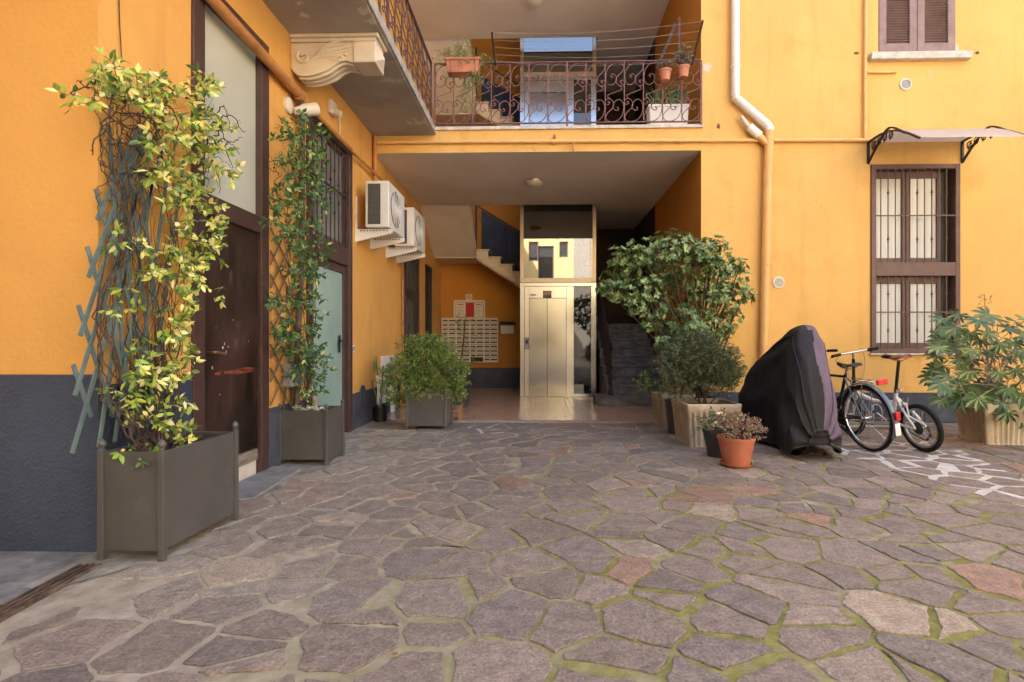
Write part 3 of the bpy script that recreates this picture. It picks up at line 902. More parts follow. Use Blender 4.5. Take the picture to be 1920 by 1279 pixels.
# ---- facade: tall double window with grilles
x0, x1, z0, z1 = WIN
wb0, wb1 = F(1700, 515).z, F(1700, 495).z
fw = .065
mb = MB()
Y = YF
mb.box((x0, Y-.03, z0), (x0+fw, Y+.16, z1)); mb.box((x1-fw, Y-.03, z0), (x1, Y+.16, z1))
mb.box((x0+fw, Y-.028, z1-fw), (x1-fw, Y+.16, z1)); mb.box((x0+fw, Y-.028, z0), (x1-fw, Y+.16, z0+fw)); mb.box((x0+fw, Y-.028, wb0-.02), (x1-fw, Y+.16, wb1+.02))
wo = mb.build('window', M['brownwin'], B, bevel=.005); tag(wo, 'tall two-tier window behind dark iron bars')
mb = MB(); mb.box((x0-.02, Y-.05, z0-.025), (x1+.02, Y+.05, z0-.003)); mb.build('sill', M['marble'], wo)
for (za, zb) in ((z0+fw, wb0-.02), (wb1+.02, z1-fw)):
    ya, yb = Y+.09, Y+.14
    xr_ = x1-fw-.12                       # casements stand clear of a black strip painted in for the reveal's shade
    mid = (x0+fw+xr_)/2
    mb = MB()
    for (p, q) in ((x0+fw, mid-.003), (mid+.003, xr_)):
        w_ = .052
        mb.box((p, ya, za), (p+w_, yb, zb)); mb.box((q-w_, ya, za), (q, yb, zb)); mb.box((p+w_, ya+.002, za), (q-w_, yb, za+.08)); mb.box((p+w_, ya+.002, zb-.10), (q-w_, yb, zb))
    mb.build('casement', M['brownwin'], wo, bevel=.006)
    mb = MB()
    for (p, q) in ((x0+fw, mid), (mid, xr_)):
        mb.box((p+.047, ya+.025, za+.07), (q-.047, ya+.035, zb-.09))
    mb.build('pane', M['curtain'], wo)
    mb = MB(); mb.box((xr_, ya+.03, za), (x1-fw, yb, zb)); mb.build('reveal_shade', M['black'], wo)
    for k in range(10):
        xx = x0 + fw + .075 + (x1-x0-2*fw-.19)*k/9
        mb = MB(); mb.tube([(xx, Y-.008, za), (xx, Y-.008, zb)], .0085, 6)
        if k % 2:
            for q in (.25, .75):
                zz = za+(zb-za)*q
                mb.ball((xx, Y-.008, zz), .019, 8, 6, (1,1,.8)); mb.ball((xx, Y-.008, zz+.03), .014, 8, 6, (1,1,.7)); mb.ball((xx, Y-.008, zz-.03), .014, 8, 6, (1,1,.7))
        mb.build('grille_bar', M['brownwin'], wo, smooth=True)
    mb = MB(); mb.box((x0+fw, Y-.024, (za+zb)/2-.009), (x1-fw, Y-.016, (za+zb)/2+.009)); mb.build('cross_bar', M['brownwin'], wo)
# shuttered window above
x0, x1, z0, z1 = SH
mb = MB(); mb.box((x0, Y+.02, z0), (x0+.03, Y+.16, z1)); mb.box((x1-.03, Y+.02, z0), (x1, Y+.16, z1)); mb.box((x0+.03, Y+.13, z0), (x1-.03, Y+.16, z1)); wo = mb.build('window', M['shutter'], B); tag(wo, 'upper window closed by faded mauve louvred shutters')
mid = (x0+x1)/2
for (p, q) in ((x0+.005, mid-.004), (mid+.004, x1-.005)):
    mb = MB(); w_ = .10
    mb.box((p, Y-.012, z0+.01), (p+w_, Y+.03, z1)); mb.box((q-w_, Y-.012, z0+.01), (q, Y+.03, z1)); mb.box((p+w_, Y-.010, z0+.01), (q-w_, Y+.028, z0+.15)); mb.box((p+w_, Y+.034, z0+.15), (q-w_, Y+.04, z1))
    zz = z0+.165
    while zz < z1:
        mb.bar((p+w_, Y+.012, zz), (q-w_, Y+.012, zz), .045, .008, up=(0,-.6,1)); zz += .0365
    mb.build('shutter', M['shutter'], wo, bevel=.003)
mb = MB(); mb.box((x0-.15, Y-.10, z0-.105), (x1+.17, Y+.05, z0-.003)); mb.build('sill', M['marble'], wo, bevel=.012)

# chipped plaster, plugged holes
M['bareplaster'] = pm('bare_plaster', (.62,.55,.45), .9, var=.15, vscale=12, bump=.3)
M['hole'] = pm('plugged_hole', (.14,.07,.03), .9)
def chip(px, py, rx, ry, mt, seed):
    p = F(px, py); n_ = 14; mb = MB(); rs_ = random.Random(seed)
    q = [(p.x + rx/130*rs_.uniform(.6,1.2)*math.cos(2*PI*k/n_), YF-.0025, p.z + ry/130*rs_.uniform(.6,1.2)*math.sin(2*PI*k/n_)) for k in range(n_)]
    mb.prism(q, (0,.002,0)); mb.build('plaster_patch', M[mt], B)
chip(1326,127,9,10,'bareplaster',1); chip(1347,237,3,6,'hole',2); chip(1606,100,5,3,'hole',3); chip(1832,99,5,3,'hole',4); chip(1310,237,7,5,'bareplaster',5); chip(1745,140,6,12,'pipeyellow',6); chip(1793,95,5,14,'bareplaster',7)
# vents let into the facade
for (px, py) in ((1697, 159), (1459, 530)):
    p = F(px, py)
    mb = MB(); Mx = Matrix.Rotation(PI/2, 3, 'X')
    mb.lathe([(.064,0),(.085,0),(.085,.012),(.078,.02),(.064,.02)], (p.x, Y-.001, p.z), 24, Mx, ends=False); vo = mb.build('vent', M['cream'], B, smooth=True)
    mb = MB(); mb.lathe([(.0001,.006),(.066,.006)], (p.x, Y-.001, p.z), 24, Mx)
    mb.build('vent_back', M['greybox'], vo)
    mb = MB()
    for k in range(-5, 6):
        hh = math.sqrt(max(0, .063**2-(k*.0115)**2)); mb.box((p.x+k*.0115-.003, Y-.014, p.z-hh), (p.x+k*.0115+.003, Y-.008, p.z+hh))
    mb.build('vent_grille', M['galv'], vo)

# ------------------------------------------------------------------ building opposite (seen mirrored in the lift)
OB = thing('apartment_building', 'sunlit pale yellow building across the courtyard, seen mirrored in the lift glass', 'building', (0, -13, 0))
mb = MB(); hs = []
for (xc, zc, ww, hh) in ((-.35,6.2,.55,1.1),(3.9-.6,6.1,.55,1.1),(1.35,6.3,.5,.9),(.35,5.4,.9,2.2),(6.5,5.6,1,1.7),(9,5.6,1,1.7),(-4,5.6,1,1.7),(-7,5.6,1,1.7),(-4,1.8,1.2,2),(0,1.5,1.4,2.4),(4,1.8,1.2,2),(8,1.8,1.2,2)):
    xc*=1.16; zc=1.15+(zc-1.15)*1.16; ww*=1.16; hh*=1.16
    hs.append([xc-ww/2, xc+ww/2, zc-hh/2, zc+hh/2])
holes_wall(mb, [-14, 15], [0, 9.6], hs, lambda u, z: (u, -13, z), (0, -.2, 0)); mb.build('wall', M['backwall'], OB)
for h in hs:
    mb = MB(); 
    for (p, q, r_, s_) in ((h[0],h[0]+.07,h[2],h[3]),(h[1]-.07,h[1],h[2],h[3]),(h[0]+.07,h[1]-.07,h[2],h[2]+.07),(h[0]+.07,h[1]-.07,h[3]-.07,h[3])):
        mb.box((p, -13.18, r_), (q, -13.1, s_))
    wo = mb.build('window', M['shutter'], OB)
    mb = MB(); mb.box((h[0]+.05, -13.2, h[2]+.05), (h[1]-.05, -13.17, h[3]-.05)); mb.build('pane', M['darkglass'], wo)
mb = MB(); mb.box((2.2, -12.999, 0), (3.3, -12.9, 9.5)); mb.build('pilaster', M['slab_edge'], OB)
mb = MB(); mb.box((-14, -17, 9.6), (15, -12.7, 9.9)); mb.build('roof', M['slab_edge'], OB)

SB = thing('apartment_building', 'pale side wall added out of view on the right to bounce sunlight', 'building', (10.5, 0, 0))  # unseen wall added to throw sunlight onto the left wing
mb = MB(); hs = []
for yc in (-9.5, -6, -2.5, 1.2, 4.8):
    for zc in (1.9, 5.6): hs.append([yc-.5, yc+.5, zc-.85, zc+.85])
holes_wall(mb, [-13, YF-.01], [0, 9.4], hs, lambda u, z: (10.5, u, z), (.2, 0, 0)); mb.build('wall', pm('added_bounce_wall_cream', (.72,.67,.58), .85, var=.06), SB)
for h in hs:
    mb = MB(); mb.box((10.62, h[0], h[2]), (10.69, h[1], h[3])); mb.build('shutter', M['shutter'], SB)  # shutters of the added bounce wall
mb = MB(); mb.box((10.3, -13, 9.402), (16, YF-.02, 9.6)); mb.build('roof', M['slab_edge'], SB)  # top of the added bounce wall
# unseen block added left of and behind the viewer to shade the wing end
NB = thing('apartment_building', 'unseen block added behind the viewer on the left to shade the wing end', 'building', (-6, -2, 0))
mb = MB(); mb.box((-10, -13, 0), (-2.5, -.1, 9.4)); mb.build('wall', pm('added_shade_block_beige', (.38,.31,.23), .85, var=.1), NB)
mb = MB(); mb.box((-10, -12.9, 9.402), (-2.4, .0, 9.6)); mb.build('roof', M['slab_edge'], NB)  # top of the added shading block
# ------------------------------------------------------------------ lift
def E(px, py): return atY(px, py, YE)
LX0, LX1 = E(975, 500).x, E(1118, 500).x
lift = thing('elevator', 'stainless steel passenger lift with tall mirrored glass shaft in the middle of the hall', 'lift', ((LX0+LX1)/2, YE, 0))
mb = MB(); mb.box((LX0+.03, YE+.10, .01), (LX1-.03, YE+1.05, HT-.05)); mb.build('shaft', pm('dark_shaft', (.035,.032,.028), .5, var=.2), lift)
def portal(zf, ztop):
    pz = zf + 2.34
    dx0, dx1, dm = E(992,600).x, E(1062,600).x, E(1026,600).x
    gx0, gx1 = E(1076,600).x, E(1108,600).x
    ox0 = E(983,600).x
    dz = zf + 2.03
    mb = MB()
    mb.box((LX0, YE, zf+.005), (ox0, YE+.10, pz)); mb.box((ox0, YE, zf+2.27), (LX1, YE+.10, pz)); mb.box((gx1, YE, zf+.005), (LX1, YE+.10, zf+2.27))
    fo = mb.build('portal_frame', M['steel'], lift, bevel=.004)
    mb = MB(); mb.box((ox0+.003, YE+.012, zf+.005), (dx0, YE+.10, zf+2.267)); mb.box((dx1, YE+.012, zf+.005), (gx0, YE+.10, zf+2.267)); mb.box((dx0, YE+.012, dz), (dx1, YE+.10, zf+2.267)); mb.box((gx0, YE+.012, zf+.005), (gx1, YE+.10, zf+.07))
    mb.build('door_surround', M['steel'], lift, bevel=.003)
    for (p, q) in ((dx0+.002, dm-.003), (dm+.003, dx1-.002)):
        mb = MB(); mb.box((p, YE+.045, zf+.012), (q, YE+.075, dz-.004)); mb.build('sliding_door', M['steeldoor'], lift, bevel=.002)
    mb = MB(); mb.box((dx0, YE+.012, zf+.004), (dx1, YE+.10, zf+.011)); mb.build('door_sill', M['alu'], lift)
    mb = MB(); mb.box((gx0, YE+.03, zf+.072), (gx1, YE+.04, zf+2.267)); mb.build('side_pane', M['darkglass'], lift)
    # shaft glass over the portal
    a = .075
    mb = MB()
    zb = pz+.003
    mb.box((LX0, YE+.004, zb), (LX0+a, YE+.10, ztop)); mb.box((LX1-a, YE+.004, zb), (LX1, YE+.10, ztop)); mb.box((LX0+a, YE+.004, zb), (LX1-a, YE+.10, zb+a+.02))
    mb.build('glazing_frame', M['alu'], lift, bevel=.004)
    mb = MB(); mb.box((LX0+a, YE+.03, zb+a+.02), (LX1-a, YE+.04, ztop)); mb.build('shaft_pane', M['mirrorglass'], lift)
    p = (ox0+dx0)/2
    mb = MB(); mb.box((p-.045, YE+.004, zf+.98), (p+.045, YE+.0118, zf+1.22)); po = mb.build('call_panel', M['greybox'], lift, bevel=.003)
    mb = MB(); mb.box((p-.026, YE+.001, zf+1.10), (p+.026, YE+.0038, zf+1.17)); mb.build('display', M['black'], po)
    mb = MB(); mb.lathe([(.0001,.006),(.017,.006),(.018,0)], (p, YE+.004, zf+1.035), 16, Matrix.Rotation(PI/2, 3, 'X')); mb.build('button', M['steel'], po)
    return dx0, dx1, dz, ox0
dx0, dx1, dz, ox0 = portal(0.0, 4.0)
ZF1 = ZG
portal(ZF1-.02, 7.6)
a = E(1018, 547); b2 = E(1034, 558)
mb = MB(); mb.box((a.x, YE+.006, b2.z+.055), (b2.x, YE+.0115, a.z+.02)); so = mb.build('warning_sticker', M['redplastic'], lift)
mb = MB(); mb.box((a.x, YE+.006, b2.z-.005), (b2.x, YE+.0115, b2.z+.053)); mb.build('warning_sticker', pm('green_sticker', (.06,.16,.10), .6), lift)
mb = MB()
for k in range(3): mb.box((a.x+.012, YE+.0045, b2.z+.068+k*.022), (b2.x-.012-.02*(k%2), YE+.0058, b2.z+.078+k*.022))
mb.build('sticker_text', M['paper'], so)
mb = MB(); mb.box((ox0+.12, YE+.008, dz+.05), (ox0+.24, YE+.0118, dz+.075)); mb.build('maker_plate', M['greybox'], lift)

# ------------------------------------------------------------------ stairs
st = thing('staircase', 'dark stone stairs with worn painted treads rising beside the lift', 'stairs', (1.8, 9.4, 0))
sx0, sx1 = 1.22, XR-.004
NS, RISE, RUN, SY = 9, .17, .285, 9.45
for k in range(NS):
    mb = MB()
    y0 = SY + k*RUN
    if k == 0:
        # bull-nosed bottom step wrapping round the newel
        q = [(sx1, y0, .005), (sx0+.05, y0, .005)]
        for t in range(7):
            aa = -PI/2 - PI/2*t/6
            q.append((sx0-.02+.2*math.cos(aa), y0+.2+.2*math.sin(aa), .005))
        q += [(sx0-.22, y0+.62, .005), (sx1, y0+.62, .005)]
        mb.prism(q, (0,0,RISE-.005))
        mb.build('step', M['darkstep'], st, bevel=.012)
    else:
        mb.box((sx0, y0, .01), (sx1, y0+RUN+.05 if k < NS-1 else YB-.01, RISE*(k+1)-.03)); so = mb.build('step', M['darkstep'], st)
        mb = MB(); mb.box((sx0-.03, y0-.03, RISE*(k+1)-.028), (sx1, y0+RUN if k < NS-1 else YB-.01, RISE*(k+1))); mb.build('tread', M['darkstep'], so, bevel=.008)
mb = MB()
hx = sx0+.06
hr = [(hx, SY+.25, RISE+.95), (hx, SY+NS*RUN, RISE*(NS)+.95)]
mb.tube([(hx, SY+.12, 1.02), (hx, SY+.25, RISE+.95)] + hr[1:], .02, 8); mb.build('handrail', M['bariron'], st, smooth=True)
mb = MB(); mb.lathe([(.045,0),(.045,.08),(.025,.12),(.022,.45),(.038,.5),(.022,.56),(.02,.82),(.035,.86),(.03,.95)], (hx, SY+.2, RISE), 12); mb.build('newel_post', M['bariron'], st, smooth=True)
for k in range(1, NS*2):
    yy = SY + .2 + k*RUN/2
    zz = RISE*(int((yy-SY)/RUN)+1)
    mb = MB(); mb.tube([(hx, yy, zz), (hx, yy, zz+.90)], .010, 6)
    mb.ball((hx, yy, zz+.45), .022, 8, 6, (1,1,1.8)); mb.ball((hx, yy, zz+.72), .018, 8, 6)
    q = [(hx, yy+.05*math.sin(t*PI/3), zz+.12+t*.1) for t in range(7)]
    mb.tube(q, .007, 5); mb.build('baluster', M['bariron'], st, smooth=True)

def back_stair(name, label, dz, wall):
    s = thing(name, label, 'stairs', (-1, 12.4, 3.2+dz))
    fx, zt = -1.42, 3.20+dz
    # flight parallel to the back wall, rising to the left
    n = 10; run, rise = .27, .165
    ypos = 11.88
    prof_top = []
    for k in range(n):
        xa = fx + k*run; z = zt - k*rise
        mb = MB(); mb.box((xa, ypos-.025, z-.04), (xa+run+.03, YB-.02, z)); mb.build('tread', M['tread'], s, bevel=.006)
        mb = MB(); mb.box((xa+.01, ypos, z-rise+.002), (xa+run, YB-.02, z-.042)); mb.build('riser', M['stairplaster'], s)
    mb = MB()
    q = [(fx, ypos+.006, zt-.20), (fx, ypos+.006, zt-.05)]
    for k in range(n):
        q += [(fx+(k+1)*run, ypos+.006, zt-.05-k*rise), (fx+(k+1)*run, ypos+.006, zt-.05-(k+1)*rise)]
    q += [(fx+n*run, ypos+.006, zt-.22-n*rise)]
    mb.prism(q, (0, YB-ypos-.03, 0)); mb.build('stringer', M['stairplaster'], s)
    mb = MB(); mb.prism([(fx+.02, ypos-.004, zt-.24), (fx+.02, ypos-.004, zt-.18), (fx+n*run, ypos-.004, zt-.20-n*rise), (fx+n*run, ypos-.004, zt-.26-n*rise)], (0,.02,0)); mb.build('stringer_trim', M['tread'], s)
    # landing and the flight along the left wall towards the gallery
    mb = MB(); mb.box((XW+.004, ypos+.24, zt-.16), (fx-.002, YB-.015, zt)); mb.build('landing', M['stairplaster'], s)
    mb = MB()
    q = [(XW+.006, ypos+.24, zt-.02), (XW+.006, ypos+.24, zt-.14), (XW+.006, YS-.02, ZC+dz*1.04+.02), (XW+.006, YS-.02, ZC+dz*1.04+.30)]
    mb.prism(q, (fx-XW-.01, 0, 0)); mb.build('soffit', M['stairplaster'], s)
    # painted dado and railing beside the flight
    mb = MB(); q = [(fx, YB-.019, zt), (fx, YB-.019, zt+1.15), (fx+n*run, YB-.019, zt+1.15-n*rise), (fx+n*run, YB-.019, zt-n*rise)]
    mb.prism(q, (0,.012,0)); mb.build('painted_dado', M['dado'], s)
    mb = MB(); hz = .92; mb.tube([(fx+.02, ypos+.05, zt+hz+.06), (fx+n*run, ypos+.05, zt+hz+.06-n*rise)], .016, 6); mb.build('handrail', M['bariron'], s, smooth=True)
    for k in range(n):
        xa = fx + (k+.45)*run; z = zt - k*rise
        mb = MB(); mb.tube([(xa, ypos+.05, z), (xa, ypos+.05, z+hz)], .008, 5)
        mb.tube([(xa+.05*math.sin(t*PI/3), ypos+.05, z+.25+.11*t) for t in range(6)], .006, 5); mb.build('baluster', M['bariron'], s, smooth=True)
    mb = MB(); mb.box((fx-.03, ypos+.02, zt-.02), (fx+.015, ypos+.08, zt+1.25)); mb.build('newel_post', M['bariron'], s, bevel=.01)
back_stair('staircase', 'lower flight of pale stone stairs climbing to the left behind the lift above the letterboxes', 0, True)
back_stair('staircase', 'upper flight of pale stone stairs seen through the first floor gallery railing', 3.28, True)

# ------------------------------------------------------------------ ironwork
def scroll_curves(w_, h_):
    """two scrolls of one bay, in bay units, the second the first turned half round"""
    def half():
        a = [(722,425),(714,420),(716,410),(728,408),(740,420),(740,440),(725,460),(705,463),(691,445),(688,415),(697,380),(718,356),(745,348),(768,353),(778,372),(768,395),(748,415),(738,433),(742,455),(760,470),(778,462),(780,446),(768,438),(758,447),(764,456)]
        b_ = [(751,464),(768,480),(765,489),(748,496),(732.5,502.5)]
        return [[((x-685)/95, 1-(y-345)/315) for x, y in c] for c in (a, b_)]
    A = half()
    B_ = [[(1-u, 1-v) for (u, v) in c] for c in A]
    return [[(u*w_, v*h_) for (u, v) in c] for c in A+B_]

def railing(name, label, P0, P1, z0, z1, nb, mat, root, posts=()):
    P0, P1 = Vector(P0), Vector(P1)
    r = thing(name, label, 'railing', tuple((P0+P1)/2 + Vector((0,0,z0))))
    d = (P1-P0); L_ = d.length; d.normalize()
    w_ = L_/nb; h_ = z1-z0
    def W(u, v): return P0 + d*u + Vector((0,0,z0+v))
    mb = MB(); mb.bar(W(0,h_), W(L_,h_), .04, .012); mb.build('top_rail', mat, r)
    mb = MB(); mb.bar(W(0,.02), W(L_,.02), .03, .012); mb.build('bottom_rail', mat, r)
    cur = scroll_curves(w_, h_-.03)
    for k in range(nb+1):
        mb = MB(); thick = .013
        if k in posts: thick = .026
        mb.bar(W(k*w_, -.03 if k in posts else .02), W(k*w_, h_), thick, thick, up=d); mb.build('baluster', mat, r)
        if k < nb:
            mb = MB()
            fl = (k % 2 == 1)
            for c in cur:
                q = [W(k*w_ + (u if not fl else u), v+.02) for (u, v) in c]
                mb.tube(spline(q, 3), .0065, 5)
            for (u, v) in ((.35,.76),(.85,.66),(.65,.24),(.15,.34)):
                p = W(k*w_+u*w_, v*(h_-.03)+.02); mb.ball(p, .011, 8, 6)
            mb.build('scroll', mat, r, smooth=True)
    return r
ZT = atY(1060, 119, YF).z
railing('gallery_railing', 'rust red wrought iron scroll railing across the first floor gallery', (XBAL+.02, YF-.03, 0), (XR-.01, YF-.03, 0), ZG+.02, ZT, 14, M['rail'], None, (0,7,14))
railing('balcony_railing', 'rust red scroll railing along the left balcony running towards the viewer', (XBAL-.03, YF-.06, 0), (XBAL-.03, YBAL+.05, 0), ZG+.02, ZT, 17, M['raildark'], None, (0,8,17))
# drying lines over the gallery railing
dr = thing('clothes_line', 'washing lines strung on two dark arms above the gallery railing', 'clothes line', (.5, YF-.1, ZT))
la, lb = atY(929, 122, YF-.05), atY(922, 60, YF-.45)
ra, rb = atY(1297, 122, YF-.05), atY(1318, 38, YF-.45)
mb = MB(); mb.bar(la, lb, .022, .03); mb.build('arm', M['bariron'], dr)
mb = MB(); mb.bar(ra, rb, .022, .03); mb.build('arm', M['bariron'], dr)
for k in range(5):
    t = .98 - k*.215
    p, q = la.lerp(lb, t), ra.lerp(rb, t)
    mb = MB(); mb.tube([p.lerp(q, i/14) + Vector((0,0,-.07*(1-(2*i/14-1)**2))) for i in range(15)], .0022, 5); mb.build('wire', M['wire'], dr, smooth=True)
pole = thing('pole', 'dark slanting iron strut beside the right hand gallery wall', 'pole', (2.1, YF+.4, ZG))
mb = MB(); mb.bar(atY(1236, 118, YF+.35), atY(1268, 44, YF+.35), .03, .04); mb.build('rod', M['bariron'], pole)
pole = thing('pole', 'upright dark iron rod beside the right hand gallery wall', 'pole', (2.15, YF+.3, ZG))
mb = MB(); mb.bar(atY(1273, 232, YF+.3), atY(1273, 34, YF+.3), .03, .03); mb.build('rod', M['raildark'], pole)

# ------------------------------------------------------------------ air conditioners on the left wing
def air_con(label, y0, y1):
    xa, xb = -2.27, -1.96
    za, zb = 2.63, 3.235
    t = thing('air_conditioner', label, 'air conditioner', (xa, y0, za), group='outdoor air conditioning units on the wing wall')
    mb = MB(); mb.box((xa, y0, za), (xb, y1, zb)); mb.build('casing', M['acwhite'], t, bevel=.012, seg=3)
    mb = MB(); mb.box((xa+.035, y0-.004, za+.04), (xa+.20, y0+.01, zb-.04)); g_ = mb.build('side_grille', M['darkgrille'], t)
    mb = MB()
    for k in range(34):
        z = za+.05+k*(zb-za-.1)/33; mb.box((xa+.035, y0-.008, z-.002), (xa+.20, y0-.004, z+.002))
    for k in range(7):
        x = xa+.04+k*.026; mb.box((x-.0015, y0-.010, za+.04), (x+.0015, y0-.0085, zb-.04))
    mb.build('fins', pm('grey_fins', (.16,.155,.15), .5), g_)
    cy, cz = (y0+y1)/2 - .07, (za+zb)/2
    mb = MB(); Mx = Matrix.Rotation(PI/2, 3, 'Y')
    mb.lathe([(.0001,.004),(.235,.004),(.245,.0)], (xb+.001, cy, cz), 32, Mx); mb.build('fan_recess', M['darkgrille'], t)
    mb = MB()
    for k in range(9):
        rr = .03+.0265*k
        mb.tube([(xb+.014, cy+rr*math.cos(q*PI/16), cz+rr*math.sin(q*PI/16)) for q in range(32)], .0035, 4, closed=True)
    for k in range(12):
        aa = k*PI/6; mb.tube([(xb+.012, cy+.03*math.cos(aa), cz+.03*math.sin(aa)), (xb+.012, cy+.25*math.cos(aa), cz+.25*math.sin(aa))], .004, 4)
    mb.lathe([(.0001,.018),(.035,.016),(.04,.008)], (xb, cy, cz), 16, Mx)
    mb.build('fan_guard', M['acwhite'], t, smooth=True)
    for yy in (y0+.08, y1-.12):
        mb = MB()
        mb.box((XW+.004, yy-.02, za-.05), (xb+.03, yy+.022, za-.012))
        mb.prism([(XW+.004, yy-.016, za-.05), (xb+.03, yy-.016, za-.05), (xb+.03, yy-.016, za-.065), (XW+.03, yy-.016, za-.17), (XW+.004, yy-.016, za-.17)], (0,.032,0))
        mb.box((XW+.002, yy-.03, za-.18), (XW+.012, yy+.03, za+.42))
        bo = mb.build('bracket', M['acwhite'], t, bevel=.003)
        mb = MB()
        for k in range(9): mb.box((XW+.06+k*.043, yy-.0215, za-.038), (XW+.085+k*.043, yy-.0195, za-.024))
        mb.build('slots', M['darkgrille'], bo)
air_con('nearer white air conditioner high on the orange wing wall', 6.88, 7.68)
air_con('farther white air conditioner on the wing wall, behind the nearer one', 8.26, 9.06)

# ------------------------------------------------------------------ pipes
def pipe(name, label, pts, r, mat, cat='pipe', collars=(), cm=None, k=1, group=None):
    t = thing(name, label, cat, tuple(pts[0]), group)
    mb = MB(); mb.tube(pts, r, 12); mb.build('tube', mat, t, smooth=True, angle=80)
    for c, ax in collars:
        mb = MB()
        q = Vector(c); a_ = Vector(ax).normalized()*.018
        mb.tube([q-a_, q+a_], r*1.28, 12); mb.build('collar', cm or mat, t, smooth=True)
    return t
Yp = YF-.085
def Fp(px, py): return atY(px, py, Yp)
t = thing('downpipe', 'thick rainwater downpipe, white above and yellow below its bend, right of the gallery', 'downpipe', tuple(Fp(1430, 690)))
p1, p2, p3, p4 = Fp(1379, -60), Fp(1379, 182), Fp(1443, 238), Fp(1430, 760)
mb = MB(); mb.tube([p1, p2+Vector((0,0,.03)), p2+Vector((.012,0,-.02)), p3+Vector((-.03,0,.025)), p3+Vector((.004,0,-.03)), p3+Vector((0,0,-.06))], .058, 16); mb.build('upper_tube', M['pipewhite'], t, smooth=True, angle=80)
mb = MB(); mb.tube([p3+Vector((0,0,-.055)), Fp(1440, 320), p4], .060, 16); mb.build('lower_tube', M['pipeyellow'], t, smooth=True, angle=80)
for c, mt in ((Fp(1379,125), 'pipewhite'), (Fp(1381,186),'pipewhite'), (Fp(1431,229),'pipewhite'), (Fp(1438,497),'pipeyellow'), (Fp(1442,262),'pipeyellow')):
    mb = MB(); mb.tube([c+Vector((0,0,.012)), c-Vector((0,0,.012))], .067, 16); 
    mb.box((c.x-.012, c.y+.05, c.z-.01), (c.x+.012, YF-.001, c.z+.01)); mb.build('clamp', M[mt], t, smooth=True)
p = Fp(1443, 275)
mb = MB(); mb.tube([p, Fp(1430,262), Fp(1421, 252)], .045, 12); mb.build('branch_tube', M['pipeyellow'], t, smooth=True)
mb = MB(); mb.tube([Fp(1424,255), Fp(1404, 238)], .06, 14); mb.build('branch_socket', M['pipewhite'], t, smooth=True)
mb = MB(); mb.tube([Fp(1404,238), Fp(1394,225), Fp(1389,217)], [.03,.03,.018], 10); mb.build('branch_stub', M['cream'], t, smooth=True)
q0, q1 = atY(703, 267, YF-.04), atY(1650, 262.5, YF-.04)
t = pipe('gas_pipe', 'long thin horizontal gas pipe painted yellow across the facade beam', [q0, atY(1180, 264, YF-.04), q1], .026, M['pipeyellow'], 'pipe', [(atY(1038,266,YF-.04),(1,0,0)), (atY(1275,264,YF-.04),(1,0,0)), (atY(1622,262,YF-.04),(0,0,1))])
mb = MB(); c = atY(1040, 259, YF-.04); mb.tube([c, c+Vector((0,0,.05))], .02, 8); mb.build('valve', M['pipeold'], t)
mb = MB(); c = atY(1075, 266, YF-.05); mb.bar(c+Vector((0,0,.01)), c+Vector((0,0,-.14)), .015, .02); mb.build('tap_lever', M['pipeold'], t)
pipe('gas_pipe', 'thin vertical yellow gas pipe running up left of the shuttered window', [atY(1622,262,YF-.04), atY(1622.5,110,YF-.04), atY(1624,-60,YF-.04)], .022, M['pipeyellow'], 'pipe', [(atY(1622.5,148,YF-.04),(0,0,1))])
pipe('pipe_stub', 'short capped yellow pipe under the shuttered window sill', [atY(1626,135,YF-.03), atY(1681,135,YF-.03)], .02, M['pipeyellow'])
pipe('corner_pipe', 'short vertical orange pipe in the corner of wing and facade', [(XW+.05, YF-.05, 3.35), (XW+.05, YF-.05, atY(697,258,YF).z)], .032, M['pipeold'])
Xp = XW+.07
def Wp(px, py, X_=None): return atX(px, py, Xp if X_ is None else X_)
t = pipe('gas_pipe', 'thick old orange pipe slanting along the top of the wing doors', [Wp(330,-78), Wp(400,2), Wp(540,155), Wp(566,183)], .045, M['pipeold'], 'pipe', [(Wp(560,177),(0,1,-.1))])
pipe('downpipe', 'rusty brown pipe dropping behind the second climber', [Wp(563,178), Wp(566,200), Wp(566,470), Wp(558,640), Wp(556,760)], .030, pm('rusty_pipe', (.13,.085,.065), .7, var=.35, vscale=15, bump=.3), 'pipe', [(Wp(566,200),(0,0,1)), (Wp(566,330),(0,0,1))])
pipe('gas_pipe', 'thin orange pipe below the thick one beside the second door', [Wp(503,118), Wp(548,168), Wp(585,207), Wp(666,290), Wp(700,322), Wp(752,376), Wp(790,420)], .018, M['pipeold'], 'pipe', [(Wp(666,290),(0,1,0)), (Wp(700,322),(0,1,0))])
pipe('gas_pipe', 'thin vertical pipe beside the barred window below the farther air conditioner', [Wp(755,470,XW+.03), Wp(755,690,XW+.03)], .014, M['pipeold'])
pipe('cable', 'thin dark cable hanging down the orange wall above the climber', [atX(222,-60,XW+.01), atX(224,40,XW+.01), atX(228,110,XW+.012)], .003, M['twig'], 'cable')

